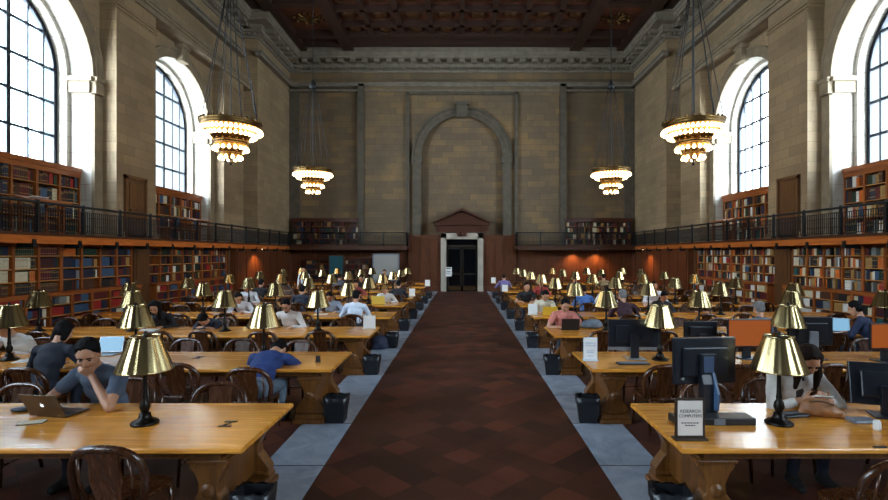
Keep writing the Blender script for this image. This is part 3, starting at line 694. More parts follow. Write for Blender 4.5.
for side, s in (('left', -1), ('right', 1)):
    P = lambda u, n, z, s=s: (s*(XW+n), u, z)
    b = MB()
    arch_wall(b, P, YB, YR, 0, ZC+.3, [(c, HW, ZG, SPR) for c in WC])
    # end bay stands forward of the long wall
    b.add([(s*XW, YR, 0), (s*XR, YR, 0), (s*XR, YR, ZC+.3), (s*XW, YR, ZC+.3)], [(0,1,2,3)])
    b.add([(s*XR, YR, 0), (s*XR, YE, 0), (s*XR, YE, ZC+.3), (s*XR, YR, ZC+.3)], [(0,1,2,3)])
    for c in WC:
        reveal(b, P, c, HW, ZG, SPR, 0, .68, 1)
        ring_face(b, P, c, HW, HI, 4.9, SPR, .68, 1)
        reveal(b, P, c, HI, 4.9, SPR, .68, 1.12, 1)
        for uu in (c-HW, c+HW): b.add([P(uu,.4,ZG), P(uu,.85,ZG), P(uu,.85,4.9), P(uu,.4,4.9)], [(0,1,2,3)])
        b.add([P(c-HW,.85,ZG), P(c+HW,.85,ZG), P(c+HW,.85,4.9), P(c-HW,.85,4.9)], [(0,1,2,3)])
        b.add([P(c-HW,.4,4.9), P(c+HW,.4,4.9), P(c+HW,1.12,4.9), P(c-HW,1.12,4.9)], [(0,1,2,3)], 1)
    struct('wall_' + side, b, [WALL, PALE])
    # mouldings of the long wall: archivolts, imposts, keystones, pilaster strips, string courses
    b = MB()
    for c in WC:
        archivolt(b, P, c, HW, HW+.42, SPR, .1)
        for d in (-1, 1):
            u0, u1 = sorted((c + d*HW, c + d*(HW+.46)))
            pbox(b, P, u0, u1, -.1, 0, ZG, SPR-.55)                       # jamb strip
            pbox(b, P, u0-.03, u1+.03, -.17, .0, SPR-.5, SPR+.03); pbox(b, P, u0-.06, u1+.06, -.22, .0, SPR-.12, SPR+.0)
            uj = sorted((c + d*(HW-.1), c + d*HW)); pbox(b, P, uj[0], uj[1], 0, .66, SPR-.5, SPR+.03); uj = sorted((c + d*(HW-.16), c + d*HW)); pbox(b, P, uj[0], uj[1], -.1, .66, SPR-.14, SPR+.0)
        pbox(b, P, c-.24, c+.24, -.3, 0, SPR+HW-.05, SPR+HW+.62)
        pbox(b, P, c-.3, c+.3, -.34, 0, SPR+HW+.5, SPR+HW+.66)
    struct('trim_%d' % (3 if s < 0 else 4), b, MOULD)
    # piers between the bays carry a projecting architrave
    b = MB()
    for c in [q-7.2 for q in WC] + [WC[0]]:
        u0, u1 = c+HW+.35, c+7.2-HW
        if u1 > YR: u1 = YR
        pbox(b, P, u0, u1, -PJ, 0, ZG, 11.0)
        pbox(b, P, u0-.05, u1+.05, -PJ-.06, 0, ZG, ZG+.25)
        for z in (10.3, 10.42): pbox(b, P, u0-.04, u1+.04, -PJ-.05, 0, z, z+.06)
    pbox(b, P, YB, YR, -PJ, 0, 11.0, 11.5)
    struct('wall_piers_' + side, b, [WALL])
    b = MB(); pbox(b, P, YB, YR, -PJ-.08, 0, 10.94, 11.12); pbox(b, P, YB, YR, -PJ-.14, 0, 11.12, 11.2); pbox(b, P, YB, YR, -PJ-.05, 0, 11.34, 11.52)
    struct('trim_%d' % (10 if s < 0 else 11), b, MOULD)

# end wall: a centre piece standing slightly forward with a tall blind arch
PE = lambda u, n, z: (u, YE+n, z)
PC = lambda u, n, z: (u, YE-.3+n, z)
b = MB()
b.add([(-XR, YE, 0), (XR, YE, 0), (XR, YE, ZC+.3), (-XR, YE, ZC+.3)], [(0,1,2,3)])
arch_wall(b, PC, -6.35, 6.35, 2.9, 13.0, [(0, 2.55, 2.9, 8.35)])
reveal(b, PC, 0, 2.55, 2.9, 8.35, 0, .3)
for u in (-6.35, 6.35): b.add([PC(u,0,2.9), PC(u,.3,2.9), PC(u,.3,13.0), PC(u,0,13.0)], [(0,1,2,3)])
b.add([PC(-6.35,0,13.0), PC(6.35,0,13.0), PC(6.35,.3,13.0), PC(-6.35,.3,13.0)], [(0,1,2,3)])
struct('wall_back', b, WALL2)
b = MB()
archivolt(b, PC, 0, 2.55, 3.12, 8.35, .16)
for d in (-1, 1):
    pbox(b, PC, *sorted((d*2.55, d*3.05)), -.14, 0, 2.9, 7.95)
    pbox(b, PC, *sorted((d*2.45, d*3.14)), -.24, .3, 7.95, 8.35)
    pbox(b, PC, *sorted((d*3.28, d*3.46)), -.18, 0, 2.9, 12.35)
    pbox(b, PC, *sorted((d*6.1, d*6.5)), -.12, .3, 2.9, 13.0)
    pbox(b, PE, *sorted((d*10.2, d*10.84)), -.14, 0, 2.9, 12.7)
pbox(b, PC, -.34, .34, -.4, 0, 10.75, 11.65); pbox(b, PC, -.42, .42, -.46, 0, 11.5, 11.7)
pbox(b, PC, -3.46, 3.46, -.18, 0, 12.2, 12.35)
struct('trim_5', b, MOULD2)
b = MB()
pbox(b, PE, -XR, XR, -.42, 0, 12.72, 12.9); pbox(b, PE, -XR, XR, -.5, 0, 12.9, 12.98); pbox(b, PE, -XR, XR, -.36, 0, 12.45, 12.55)
for s in (-1, 1):
    P = lambda u, n, z, s=s: (s*(XW+n), u, z)
    P2 = lambda u, n, z, s=s: (s*(XR+n), u, z)
    pbox(b, P, YB, YR, -.3, 0, 12.72, 12.9); pbox(b, P, YB, YR, -.36, 0, 12.9, 12.98)
    pbox(b, P2, YR-.3, YE, -.3, 0, 12.72, 12.9); pbox(b, P2, YR-.36, YE, -.36, 0, 12.9, 12.98)
struct('trim_6', b, CORN)

def sweep(mb, path, prof, m=0):
    # profile (offset towards the room, z) carried along a plan path with mitred corners; the room is on the right-hand side
    k = len(path); L = []
    for i in range(k):
        ns = []
        for a, c in ((i-1, i), (i, i+1)):
            if 0 <= a and c < k:
                d = (Vector(path[c]) - Vector(path[a])).normalized(); ns.append(Vector((d.y, -d.x)))
        n = ns[0] if len(ns) == 1 else (ns[0]+ns[1]) / (1 + ns[0].dot(ns[1]))
        L.append([(path[i][0]+n.x*p, path[i][1]+n.y*p, z) for p, z in prof])
    q = len(prof)
    mb.add([v for r in L for v in r], [(i*q+j, (i+1)*q+j, (i+1)*q+j+1, i*q+j+1) for i in range(k-1) for j in range(q-1)], m)
path = [(-XW, YB), (-XW, YR), (-XR, YR), (-XR, YE), (XR, YE), (XR, YR), (XW, YR), (XW, YB)]
b = MB()
CZ = lambda z: 13.72 + (z-13.72)*.69
sweep(b, path, [(p, CZ(z)) for p, z in [(0, 13.72), (.07, 13.72), (.1, 13.84), (.14, 13.86), (.14, 14.06), (.3, 14.1), (.32, 14.34), (.36, 14.36), (.36, 14.6), (.84, 14.62), (.84, 14.8), (.9, 14.84), (.94, 15.02), (1.0, 15.06), (1.0, 15.9)]])
for i in range(len(path)-1):
    a, c = Vector(path[i]), Vector(path[i+1]); d = c-a; L = d.length; d.normalize(); n = Vector((d.y, -d.x))
    def blk(t, w, p0, p1, z0, z1):
        vs = [(a.x+d.x*(t+e*w)+n.x*p, a.y+d.y*(t+e*w)+n.y*p, z) for z in (z0, z1) for p in (p0, p1) for e in (-1, 1)]
        b.add(vs, [(0,2,3,1),(4,5,7,6),(0,1,5,4),(2,6,7,3),(0,4,6,2),(1,3,7,5)])
    lo = 14 if L > 25 and abs(d.y) > .5 else 0
    rng = lambda st: [L*(q+.5)/max(1, round(L/st)) for q in range(max(1, round(L/st)))]
    for t in rng(.75):
        if abs(d.y) > .5 and L > 25 and (a.y + d.y*t) < 6: continue
        blk(t, .17, .3, .76, CZ(14.3), CZ(14.6))
    for t in rng(.22):
        if abs(d.y) > .5 and L > 25 and (a.y + d.y*t) < 12: continue
        blk(t, .07, .12, .27, CZ(13.88), CZ(14.07))
struct('trim_7', b, CORN)
b = MB(); b.add([(-XW-1, YB, 0), (XW+1, YB, 0), (XW+1, YB, ZC+.3), (-XW-1, YB, ZC+.3)], [(0,1,2,3)]); b.box(-XW+1.4, XW-1.4, YB, YB+.3, 0, 6.2, 1); b.box(-XW+1.3, XW-1.3, YB, YB+.5, 6.2, 6.5, 1)
for i in range(14): b.box(-9.1+1.4*i-.12, -9.1+1.4*i+.12, YB, YB+.42, 0, 6.2, 1)
struct('wall_front', b, [WALL, DARKW])

# ceiling: dark timber, coffered centre field, painted side panels with gilded scrollwork
b = MB()
b.box(-13, 13, YB, YE+.3, ZC+.25, ZC+.4, 1)
for x in (-9.75, -6.9, 6.9, 9.75): b.box(x-.32, x+.32, YB, YE, ZC-.15, ZC+.3)
for x in (-11.2, 11.2): b.box(x-.9, x+.9, YB, YE, ZC-.02, ZC+.3)
for y in (29.3, 28.2): b.box(-XW, XW, y-.2, y+.2, ZC-.12, ZC+.3)
for k in range(-5, 14):
    y = 27.0 - 1.7*k*1.0
    if 2 < y < 27.5: b.box(-6.9, 6.9, y-.13, y+.13, ZC-.03, ZC+.3)
for i in range(-3, 4): b.box(i*1.72-.13, i*1.72+.13, 2, 28.2, ZC-.03, ZC+.3)
for y in (24.6, 20.5, 16.4, 12.3, 8.2): 
    for s in (-1, 1): b.box(min(s*6.9, s*9.75), max(s*6.9, s*9.75), y-.2, y+.2, ZC-.1, ZC+.3)
for i in range(-4, 4):
    for k in range(-5, 12):
        y = 27.0-1.7*k+.85; x = (i+.5)*1.72
        if y < 28.2: b.lathe([(.0, ZC+.02), (.18, ZC+.06), (.34, ZC+.12), (.42, ZC+.25)], 10, (x, y, 0), 2)
struct('ceiling', b, [CEILW, CEILP, plain('dull_gilding', '#43280f', .5, .6)])
gl = MB()
for k in range(8):
    a = 2*PI*k/8
    gl.tube([(math.cos(a)*r, math.sin(a)*r + .08*math.sin(3*r*3), -.04-.04*math.sin(r*4)) for r in (.1, .3, .5, .7)] , [.05, .075, .06, .02], 6)
    gl.ball((math.cos(a+.3)*.78, math.sin(a+.3)*.55, -.05), .09, 8, 5)
gl.lathe([(0, -.14), (.12, -.12), (.2, -.04), (.26, 0)], 14)
gl = gl.data('gilded_scrollwork', GILT); k = 0
for s in (-1, 1):
    for y, w in ((26.6, 'end'), (22.6, 'next'), (18.4, 'third')):
        o = bpy.data.objects.new('ceiling_ornament', gl); COL.objects.link(o); o.location = (s*8.3, y, ZC+.25)
        tag(o, 'gilded scroll ornament in the %s ceiling panel, %s of the coffered field' % ('last' if w == 'end' else w + '-from-last', 'left' if s < 0 else 'right'), 'ornament')

# ------------------------------------------------------------------ windows
k = 0
for s in (-1, 1):
    for c in WC:
        k += 1
        P = lambda u, n, z, s=s, c=c: (s*(XW+n), c+u, z)
        n0 = 1.02
        b = MB()
        ring_face(b, P, 0, HI+.0, HI-.13, 4.9, SPR, n0-.05); reveal(b, P, 0, HI-.13, 4.9, SPR, n0-.05, n0+.06)
        def col(u, w):
            zt = SPR + math.sqrt(max(0, (HI-.05)**2-u*u)); pbox(b, P, u-w, u+w, n0-.04, n0+.05, 4.9, zt)
        col(0, .03); col(-.62, .065); col(.62, .065); col(-1.24, .03); col(1.24, .03); col(-1.78, .03); col(1.78, .03)
        z = 4.95
        while z < SPR+HI-.1:
            hw = HI-.05 if z < SPR else math.sqrt(max(.01, (HI-.05)**2-(z-SPR)**2))
            pbox(b, P, -hw, hw, n0-.03, n0+.04, z-.038, z+.038); z += 1.03
        w = struct('window_%d' % k, b, IRONF)
        g = MB(); pts = [(-HI, 4.9)] + [(-HI*math.cos(t), SPR + HI*math.sin(t)) for t in arc(HI)] + [(HI, 4.9)]
        g.add([P(u, n0+.02, z) for u, z in pts], [tuple(range(len(pts)))])
        struct('pane', g, GLASS, parent=w)
        # daylight comes in through this window: portal for the sky
        ld = bpy.data.lights.new('window_portal', 'AREA'); ld.shape = 'RECTANGLE'; ld.size = 5.4; ld.size_y = 4.5; ld.cycles.is_portal = True
        lo = bpy.data.objects.new('window_portal', ld); COL.objects.link(lo); lo.location = (s*(XW+1.16), c, 7.6)
        lo.rotation_euler = (0, s*PI/2, 0)

# ------------------------------------------------------------------ gallery: deck, fascia, brackets, railing
GX, GY = 10.45, 29.6
for i, s in enumerate((-1, 1)):
    b = MB()
    P = lambda u, n, z, s=s: (s*(XW+n), u, z)
    x0, x1 = sorted((s*GX, s*(XW+.85)))
    b.box(x0, x1, YB, YE, 2.62, ZG, 1)
    x0, x1 = sorted((s*3.3, s*GX)); b.box(x0, x1, GY, YE, 2.62, ZG, 1)
    x0, x1 = sorted((s*(GX-.06), s*(GX+.02)))
    b.box(x0, x1, YB, GY, 2.56, 2.78, 0); b.box(min(s*(GX-.1), s*GX), max(s*(GX-.1), s*GX), YB, GY, 2.76, 2.83, 1)
    x0, x1 = sorted((s*3.3, s*(GX-.06))); b.box(x0, x1, GY-.06, GY+.02, 2.54, 2.82, 1)
    y = -10.95 + 1.43*0
    while y < GY-.2:
        x0, x1 = sorted((s*(GX-.1), s*(GX+.3)))
        b.box(x0, x1, y-.055, y+.055, 2.46, 2.58, 2); b.box(min(s*(GX-.1), s*(GX)), max(s*(GX-.1), s*GX), y-.045, y+.045, 2.56, 2.66, 2)
        y += 1.43
    o = struct('gallery_deck_' + ('left' if s < 0 else 'right'), b, [CASEH, DARKW, IRON], 'timber gallery deck with orange wood fascia along the wall')

def railing(pts, label, pitch=1.43):
    # posts, panels of slim bars and a handrail along a plan polyline; thing with parts
    t = thing('gallery_railing', (0, 0, 0), 0, label, 'railing')
    hr = MB(); hr.tube([(x, y, 3.58) for x, y in pts], .035, 8); hr.build('handrail', IRON, t)
    for a, c in zip(pts, pts[1:]):
        a, c = Vector(a), Vector(c); L = (c-a).length; n = max(1, round(L/pitch)); d = (c-a)/L
        for i in range(n+1):
            p = a + d*(L*i/n); m = MB()
            m.box(p.x-.032, p.x+.032, p.y-.032, p.y+.032, ZG+.03, 3.56); m.box(p.x-.05, p.x+.05, p.y-.05, p.y+.05, ZG+.02, ZG+.12); m.ball((p.x, p.y, 3.6), .05, 8, 6)
            m.build('post', IRON, t)
            if i == n: break
            q = a + d*(L*(i+1)/n); m = MB()
            for z, r in ((ZG+.1, .016), (ZG+.28, .011), (3.3, .011), (3.45, .016)): m.cyl((p.x, p.y, z), (q.x, q.y, z), r, n=4, smooth=False)
            w = (q-p).length; nb = int(w/.075)
            for j in range(1, nb):
                e = p + d*(w*j/nb); m.box(e.x-.008, e.x+.008, e.y-.008, e.y+.008, ZG+.1, 3.45)
            m.build('bar_panel', IRON, t)
    return t
def runs(s):
    return [(s*(GX-.02), 3.35), (s*(GX-.02), GY-.02)]
railing(runs(-1), 'dark iron gallery railing running along the left wall', 1.43)
railing(runs(1), 'dark iron gallery railing running along the right wall', 1.43)
railing([(-GX+.1, GY-.02), (-3.3, GY-.02), (-3.3, YE-.45)], 'dark iron gallery railing on the end wall, left of the doorway')
railing([(GX-.1, GY-.02), (3.3, GY-.02), (3.3, YE-.45)], 'dark iron gallery railing on the end wall, right of the doorway')

# doors on the gallery piers
k = 2
for s in (-1, 1):
    for c in (16.82, 9.62):
        P = lambda u, n, z, s=s, c=c: (s*(XW-PJ+n), c+u, z)
        b = MB(); k += 1
        pbox(b, P, -.47, .47, -.06, .0, ZG, 4.86)
        o = struct('door_%d' % k, b, DOORW)
        b = MB(); pbox(b, P, -.55, -.45, -.1, .0, ZG, 4.9); pbox(b, P, .45, .55, -.1, 0, ZG, 4.9); pbox(b, P, -.55, .55, -.1, 0, 4.82, 4.94); struct('frame', b, DOORW, parent=o)
        for z0, z1 in ((ZG+.2, 3.7), (3.85, 4.7)):
            b = MB(); pbox(b, P, -.34, .34, -.085, 0, z0, z1); struct('panel', b, DOORW, parent=o)
        b = MB(); b.ball(P(-.38, -.11, 3.78), .035, 8, 6); struct('handle', b, BRASS, parent=o)

# ------------------------------------------------------------------ end wall woodwork and the central doorway
b = MB()
for s in (-1, 1):
    x0, x1 = sorted((s*1.3, s*3.3))
    b.box(x0, x1, YE-.55, YE-.28, 0, 3.35); b.box(min(s*1.3, s*3.4), max(s*1.3, s*3.4), YE-.66, YE-.28, 3.3, 3.46); b.box(x0, x1, YE-.62, YE-.5, 0, .28)
    for i in range(3):
        c = s*(1.72+.62*i)
        for z0, z1 in ((.4, 1.2), (1.35, 3.05)): b.box(c-.23, c+.23, YE-.585, YE-.5, z0, z1)
        b.box(c+s*.31-.05, c+s*.31+.05, YE-.6, YE-.5, .3, 3.3)
    x0, x1 = sorted((s*3.3, s*XR)); b.box(x0, x1, YE-.3, YE-.02, 0, 2.6)
    for i in range(8):
        c = s*(3.8+.95*i); b.box(c-.36, c+.36, YE-.33, YE-.2, .35, 2.4)
    x0, x1 = sorted((s*(XR-.22), s*XR)); b.box(x0, x1, YR-.05, YE, 0, 2.6)
    for i in range(5):
        y = YR+.5+.95*i; b.box(*sorted((s*(XR-.26), s*(XR-.1))), y-.36, y+.36, .35, 2.4)
    x0, x1 = sorted((s*(XR-.25), s*XW)); b.box(x0, x1, 23.05, YR+.1, 0, 2.58)
    for i in range(3):
        y = 23.55+.98*i; b.box(*sorted((s*(XR-.29), s*(XR-.1))), y-.38, y+.38, .35, 2.4)
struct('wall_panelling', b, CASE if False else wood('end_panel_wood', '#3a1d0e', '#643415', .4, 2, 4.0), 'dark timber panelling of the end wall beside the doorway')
b = MB()      # stone doorcase
for s in (-1, 1): b.box(*sorted((s*.97, s*1.3)), YE-.8, YE-.3, 0, 3.58); b.box(*sorted((s*.97, s*1.06)), YE-.84, YE-.3, 0, 3.3)
b.box(-1.3, 1.3, YE-.8, YE-.3, 3.28, 3.6); b.box(-1.02, 1.02, YE-.84, YE-.3, 3.22, 3.3)
struct('trim_8', b, plain('doorcase_marble', '#a79f90', .5, noise=.1, nscale=2))
b = MB()      # timber pediment over the doorcase
b.box(-1.5, 1.5, YE-.95, YE-.3, 3.62, 4.05); b.box(-1.7, 1.7, YE-1.1, YE-.3, 4.05, 4.2)
fp = lambda p, t: (p[0], t, p[1])
b.prism([(-1.62, 4.2), (1.62, 4.2), (0, 4.9)], fp, YE-.9, YE-.3)
b.prism([(-1.85, 4.2), (-1.7, 4.2), (0, 4.95), (1.7, 4.2), (1.85, 4.2), (0, 5.1)], fp, YE-1.15, YE-.3)
for s in (-1, 1):
    for x in (1.25, 1.55): b.box(s*x-.07, s*x+.07, YE-1.0, YE-.5, 3.7, 4.02)
b.box(-.28, .28, YE-.98, YE-.84, 3.38, 3.62); b.ball((0, YE-.98, 3.5), .12, 10, 6)
struct('trim_9', b, MAHO)
b = MB(); b.box(-.97, .97, YE-.45, YE-.32, 0, 3.22); d1 = struct('door_1', b, plain('door_void', '#0b0a09', .5))
for s in (-1, 1):
    b = MB(); x0, x1 = sorted((s*.01, s*.95))
    for a, c in ((x0, x0+.11), (x1-.11, x1)): b.box(a, c, YE-.6, YE-.53, .02, 2.72)
    for z0, z1 in ((.02, .34), (1.0, 1.12), (2.6, 2.72)): b.box(x0, x1, YE-.6, YE-.53, z0, z1)
    lf = struct('door_leaf', b, plain('door_leaf_wood', '#15110d', .35), parent=d1)
    b = MB(); b.box(x0+.1, x1-.1, YE-.57, YE-.56, .34, 2.6); struct('pane', b, SCREENK, parent=lf)
    b = MB(); b.box(x0+.06, x1-.06, YE-.615, YE-.6, .08, .32); struct('kick_plate', b, BRASS, parent=lf)
    b = MB(); b.box(s*.09-.015, s*.09+.015, YE-.65, YE-.6, 1.0, 1.4); struct('handle', b, BRASS, parent=lf)
b = MB(); b.box(-.97, .97, YE-.6, YE-.5, 2.75, 2.85); b.box(-.9, .9, YE-.57, YE-.56, 2.85, 3.2, 1); struct('transom', b, [plain('transom_wood', '#2b2118', .4), SCREENK], parent=d1)
b = MB(); b.box(-1.0, -.62, YE-.9, YE-.885, .93, 1.5); b.box(-.95, -.67, YE-.905, YE-.895, 1.38, 1.43, 1); b.box(-.93, -.7, YE-.905, YE-.895, 1.2, 1.24, 1); b.box(-.93, -.74, YE-.905, YE-.895, 1.1, 1.13, 1)
nt = thing('notice_stand', (0, 0, 0), 0, 'white notice sheet on a thin stand at the left edge of the doorway', 'sign')
b.build('sheet', [WHITEP, INK], nt)
b = MB(); b.cyl((-.81, YE-.87, .0), (-.81, YE-.87, .95), .015, n=8); b.lathe([(0, .0), (.16, .0), (.16, .02), (0, .03)], 12, (-.81, YE-.87, 0)); b.build('post', IRON, nt)
b = MB(); b.box(-5.3, -3.83, YE-1.5, YE-1.44, .75, 2.25)
nb = thing('display_board', (0, 0, 0), 0, 'large pale grey free-standing board under the end gallery, left of the doorway', 'board')
b.build('panel', plain('board_grey', '#8d8b86', .6), nb)
b = MB()
for a, c, d, e in ((-5.36, -5.28, .7, 2.3), (-3.85, -3.77, .7, 2.3)): b.box(a, c, YE-1.52, YE-1.42, d, e)
b.box(-5.36, -3.77, YE-1.52, YE-1.42, 2.24, 2.32); b.box(-5.36, -3.77, YE-1.52, YE-1.42, .68, .76); b.build('frame', GREYP, nb)
for x in (-5.2, -3.93):
    b = MB(); b.box(x-.03, x+.03, YE-1.5, YE-1.44, 0, .7); b.box(x-.03, x+.03, YE-1.8, YE-1.14, 0, .05); b.build('leg', GREYP, nb)

tp = thing('glazed_panel', (0, 0, 0), 0, 'blue-green glazed panel in front of the dark end wall case, left', 'panel')
b = MB(); b.box(-8.15, -7.25, YE-.88, YE-.86, .95, 2.2); b.build('pane', plain('teal_glass', '#2c5a63', .2), tp)
b = MB()
for a, c, d, e in ((-8.2, -8.12, 0, 2.25), (-7.28, -7.2, 0, 2.25), (-8.2, -7.2, 2.18, 2.25), (-8.2, -7.2, .88, .96)): b.box(a, c, YE-.9, YE-.84, d, e)
b.build('frame', DARKW, tp)
# ------------------------------------------------------------------ chandeliers
def chandelier():
    t = thing('chandelier', (0, 0, 0), 0, 'x', 'chandelier', None)
    def band(r, z0, z1, nm='ring_band'):
        m = MB(); m.lathe([(r-.05, z0), (r+.01, z0), (r+.03, z0+.03), (r, z0+.06), (r, z1-.06), (r+.04, z1-.03), (r+.02, z1), (r-.05, z1), (r-.05, z0)], 40)
        n = int(r*40)
        for i in range(n):
            a = 2*PI*i/n; m.ball(((r+.02)*math.cos(a), (r+.02)*math.sin(a), z1+.02), .035, 6, 4)
        return m.build(nm, GILT, t)
    for r, z0, z1 in ((.76, 3.42, 3.60), (.42, 2.96, 3.09), (.26, 2.70, 2.78)): band(r, z0, z1)
    bl = MB(); bl.lathe([(0, -.062), (.033, -.054), (.05, -.025), (.046, .0), (.03, .03), (.018, .05)], 10); bl = bl.data('bulb', BULB)
    for r, z, n in ((.78, 3.36, 42), (.63, 3.24, 30), (.43, 2.88, 18), (.27, 2.64, 10)):
        for i in range(n):
            o = bpy.data.objects.new('bulb', bl); COL.objects.link(o); o.parent = t
            a = 2*PI*(i+.5*(n % 4 == 2))/n; o.location = (r*math.cos(a), r*math.sin(a), z)
    m = MB(); m.lathe([(.72, 3.42), (.60, 3.28), (.54, 3.26), (.42, 3.09)], 40); m.lathe([(.40, 2.96), (.29, 2.80), (.25, 2.72), (.12, 2.62), (0, 2.6)], 32); m.build('basket', GILT, t)
    m = MB(); m.lathe([(0, 2.42), (.03, 2.45), (.05, 2.5), (.02, 2.54), (.04, 2.6), (0, 2.64)], 10); m.build('finial', BRONZE, t)
    m = MB(); m.cyl((0, 0, 2.6), (0, 0, 12.9), .016, n=8); m.build('suspension_rod', IRON, t)
    m = MB(); m.lathe([(0, 6.95), (.1, 6.98), (.16, 7.05), (.12, 7.2), (.05, 7.35), (0, 7.4)], 12); m.build('hub', IRON, t)
    for i in range(8):
        a = 2*PI*i/8; m = MB(); m.tube([((.74+(.13-.74)*q)*math.cos(a), (.74+(.13-.74)*q)*math.sin(a), 3.60+3.44*q) for q in (0, .25, .5, .75, 1)], .011, 5)
        m.build('chain', IRON, t)
    return protokids(t)
ch = chandelier(); first = True
for s in (-1, 1):
    for y, w in ((13.4, 'nearer'), (20.8, 'farther')):
        lb = 'lit three-tier gilded chandelier, %s of the two hanging on the %s of the hall' % (w, 'left' if s < 0 else 'right')
        if first: ch.location = (s*6.3, y, 2.28); ch['label'] = lb; first = False
        else: dup(ch, (s*6.3, y, 2.28), .3*s, lb)
# ------------------------------------------------------------------ bookcases and books
COMP = []      # (matrix, x0, x1, z, clear height, depth, words for the place)
CASE0, CASE0X, SHELF0 = CASE, CASEX, SHELF
def bookcase(loc, rz, ncol, cw, zs, D, name, label, place, crown=.12, base=.0, fill=1.0, desc=False, colnames=None):
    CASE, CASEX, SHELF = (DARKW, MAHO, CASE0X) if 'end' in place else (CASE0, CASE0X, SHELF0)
    W = ncol*cw; top = zs[-1]; t = thing(name, loc, rz, label, 'bookcase')
    M = Matrix.Translation(loc) @ Matrix.Rotation(rz, 4, 'Z')
    m = MB(); m.box(0, W, D-.03, D, 0, top); m.build('back_panel', DARKW, t)
    for x in (0, W-.05):
        m = MB(); m.box(x, x+.05, .0, D-.03, 0, top); m.build('side_panel', CASE, t)
    for i in range(1, ncol):
        m = MB(); m.box(i*cw-.035, i*cw+.035, -.005, D-.03, 0, top); m.build('divider', CASE, t)
    for z in zs[:-1]:
        m = MB(); m.box(.05, W-.05, .015, D-.03, z-.028, z); m.build('shelf', SHELF, t)
    m = MB(); m.box(-.0, W, -.01, D, top-.05, top+crown*.4); m.box(-.0, W, -.05, D, top+crown*.4, top+crown); m.build('cornice', CASEX, t)
    if base:
        m = MB(); m.box(0, W, .02, D-.03, 0, base); m.build('plinth', CASEX, t)
    nz = len(zs)-1
    for i in range(ncol):
        ci = colnames[i] if colnames else ORD[ncol-1-i if desc else i] + ' bay'
        for k in range(nz):
            COMP.append((M, i*cw+.06, (i+1)*cw-.06, zs[k], zs[k+1]-.03-zs[k], D-.05, ORD[nz-1-k], ci, place))
    return t
LZ, RZ = PI/2, -PI/2
UP = [0, .32, .64, .97, 1.26]                       # upper tier above the ledge, from z = 1.29
LO = [.1, .4, .69, .98, 1.24]
for s, sd in ((-1, 'left'), (1, 'right')):
    rz = LZ if s < 0 else RZ
    k = 0
    for y0, n, w in ((10.54, 4, 'nearest'), (13.42, 4, 'second'), (17.1, 4, 'third'), (19.98, 4, 'fourth')):
        cw = .72; W = n*cw
        org = (lambda d, z: (-d, y0, z)) if s < 0 else (lambda d, z: (d, y0+W, z))
        bookcase(org(10.92, 1.29), rz, n, cw, UP, .34, 'wall_bookcase', 'upright oak wall bookcase under the gallery, %s unit along the %s wall' % (w, sd),
                 '%s under-gallery case, %s wall' % (w, sd), crown=.03, desc=s > 0)
        bookcase(org(10.62, 0), rz, n, cw, LO, .42, 'counter_bookcase', 'low counter-height oak bookcase with a ledge, %s unit along the %s wall' % (w, sd),
                 '%s counter-height case, %s wall' % (w, sd), crown=.05, base=.08, desc=s > 0)
    for j, (c, w) in enumerate(((13.2, 'nearer'), (20.4, 'farther'))):
        n = 6; cw = 4.76/n
        loc = (s*(XW+.33), c-2.38, ZG) if s < 0 else (s*(XW+.33), c+2.38, ZG)
        bookcase(loc, rz, n, cw, [.12, .64, 1.12, 1.58, 1.97], .42, 'gallery_bookcase', 'gallery bookcase below the %s arched window on the %s' % (w, sd),
                 '%s gallery case, %s wall' % (w, sd), crown=.24, base=.1, desc=s > 0)
    # wood piers between the wall cases
    for (y0, y1, w) in ((16.3, 17.1, 'between the second and third cases'), (22.86, 23.05, 'after the fourth case')):
        b = MB(); b.box(*sorted((s*10.86, s*11.3)), y0, y1, 0, 2.56); b.box(*sorted((s*10.83, s*10.9)), y0+.1, y1-.1, 1.45, 2.4) if y1-y0 > .4 else None
        o = struct('pier_panel_%s' % sd, b, DOORW)
# end wall: gallery cases and dark cases below
ZS = [.1, .42, .74, 1.06, 1.38, 1.7, 1.95]
for s, sd in ((-1, 'left'), (1, 'right')):
    x0 = -10.55 if s < 0 else 6.4
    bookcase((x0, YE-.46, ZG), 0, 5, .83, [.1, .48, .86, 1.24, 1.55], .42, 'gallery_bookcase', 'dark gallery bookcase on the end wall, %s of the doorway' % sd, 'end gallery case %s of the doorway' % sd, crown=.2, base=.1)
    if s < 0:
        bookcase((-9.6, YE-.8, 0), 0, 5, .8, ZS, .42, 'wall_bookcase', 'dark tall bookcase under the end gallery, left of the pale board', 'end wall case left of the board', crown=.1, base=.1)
    # small case on the gallery in the end bay
    loc = (s*(XR-.42), 26.7, ZG) if s < 0 else (s*(XR-.42), 29.6, ZG)

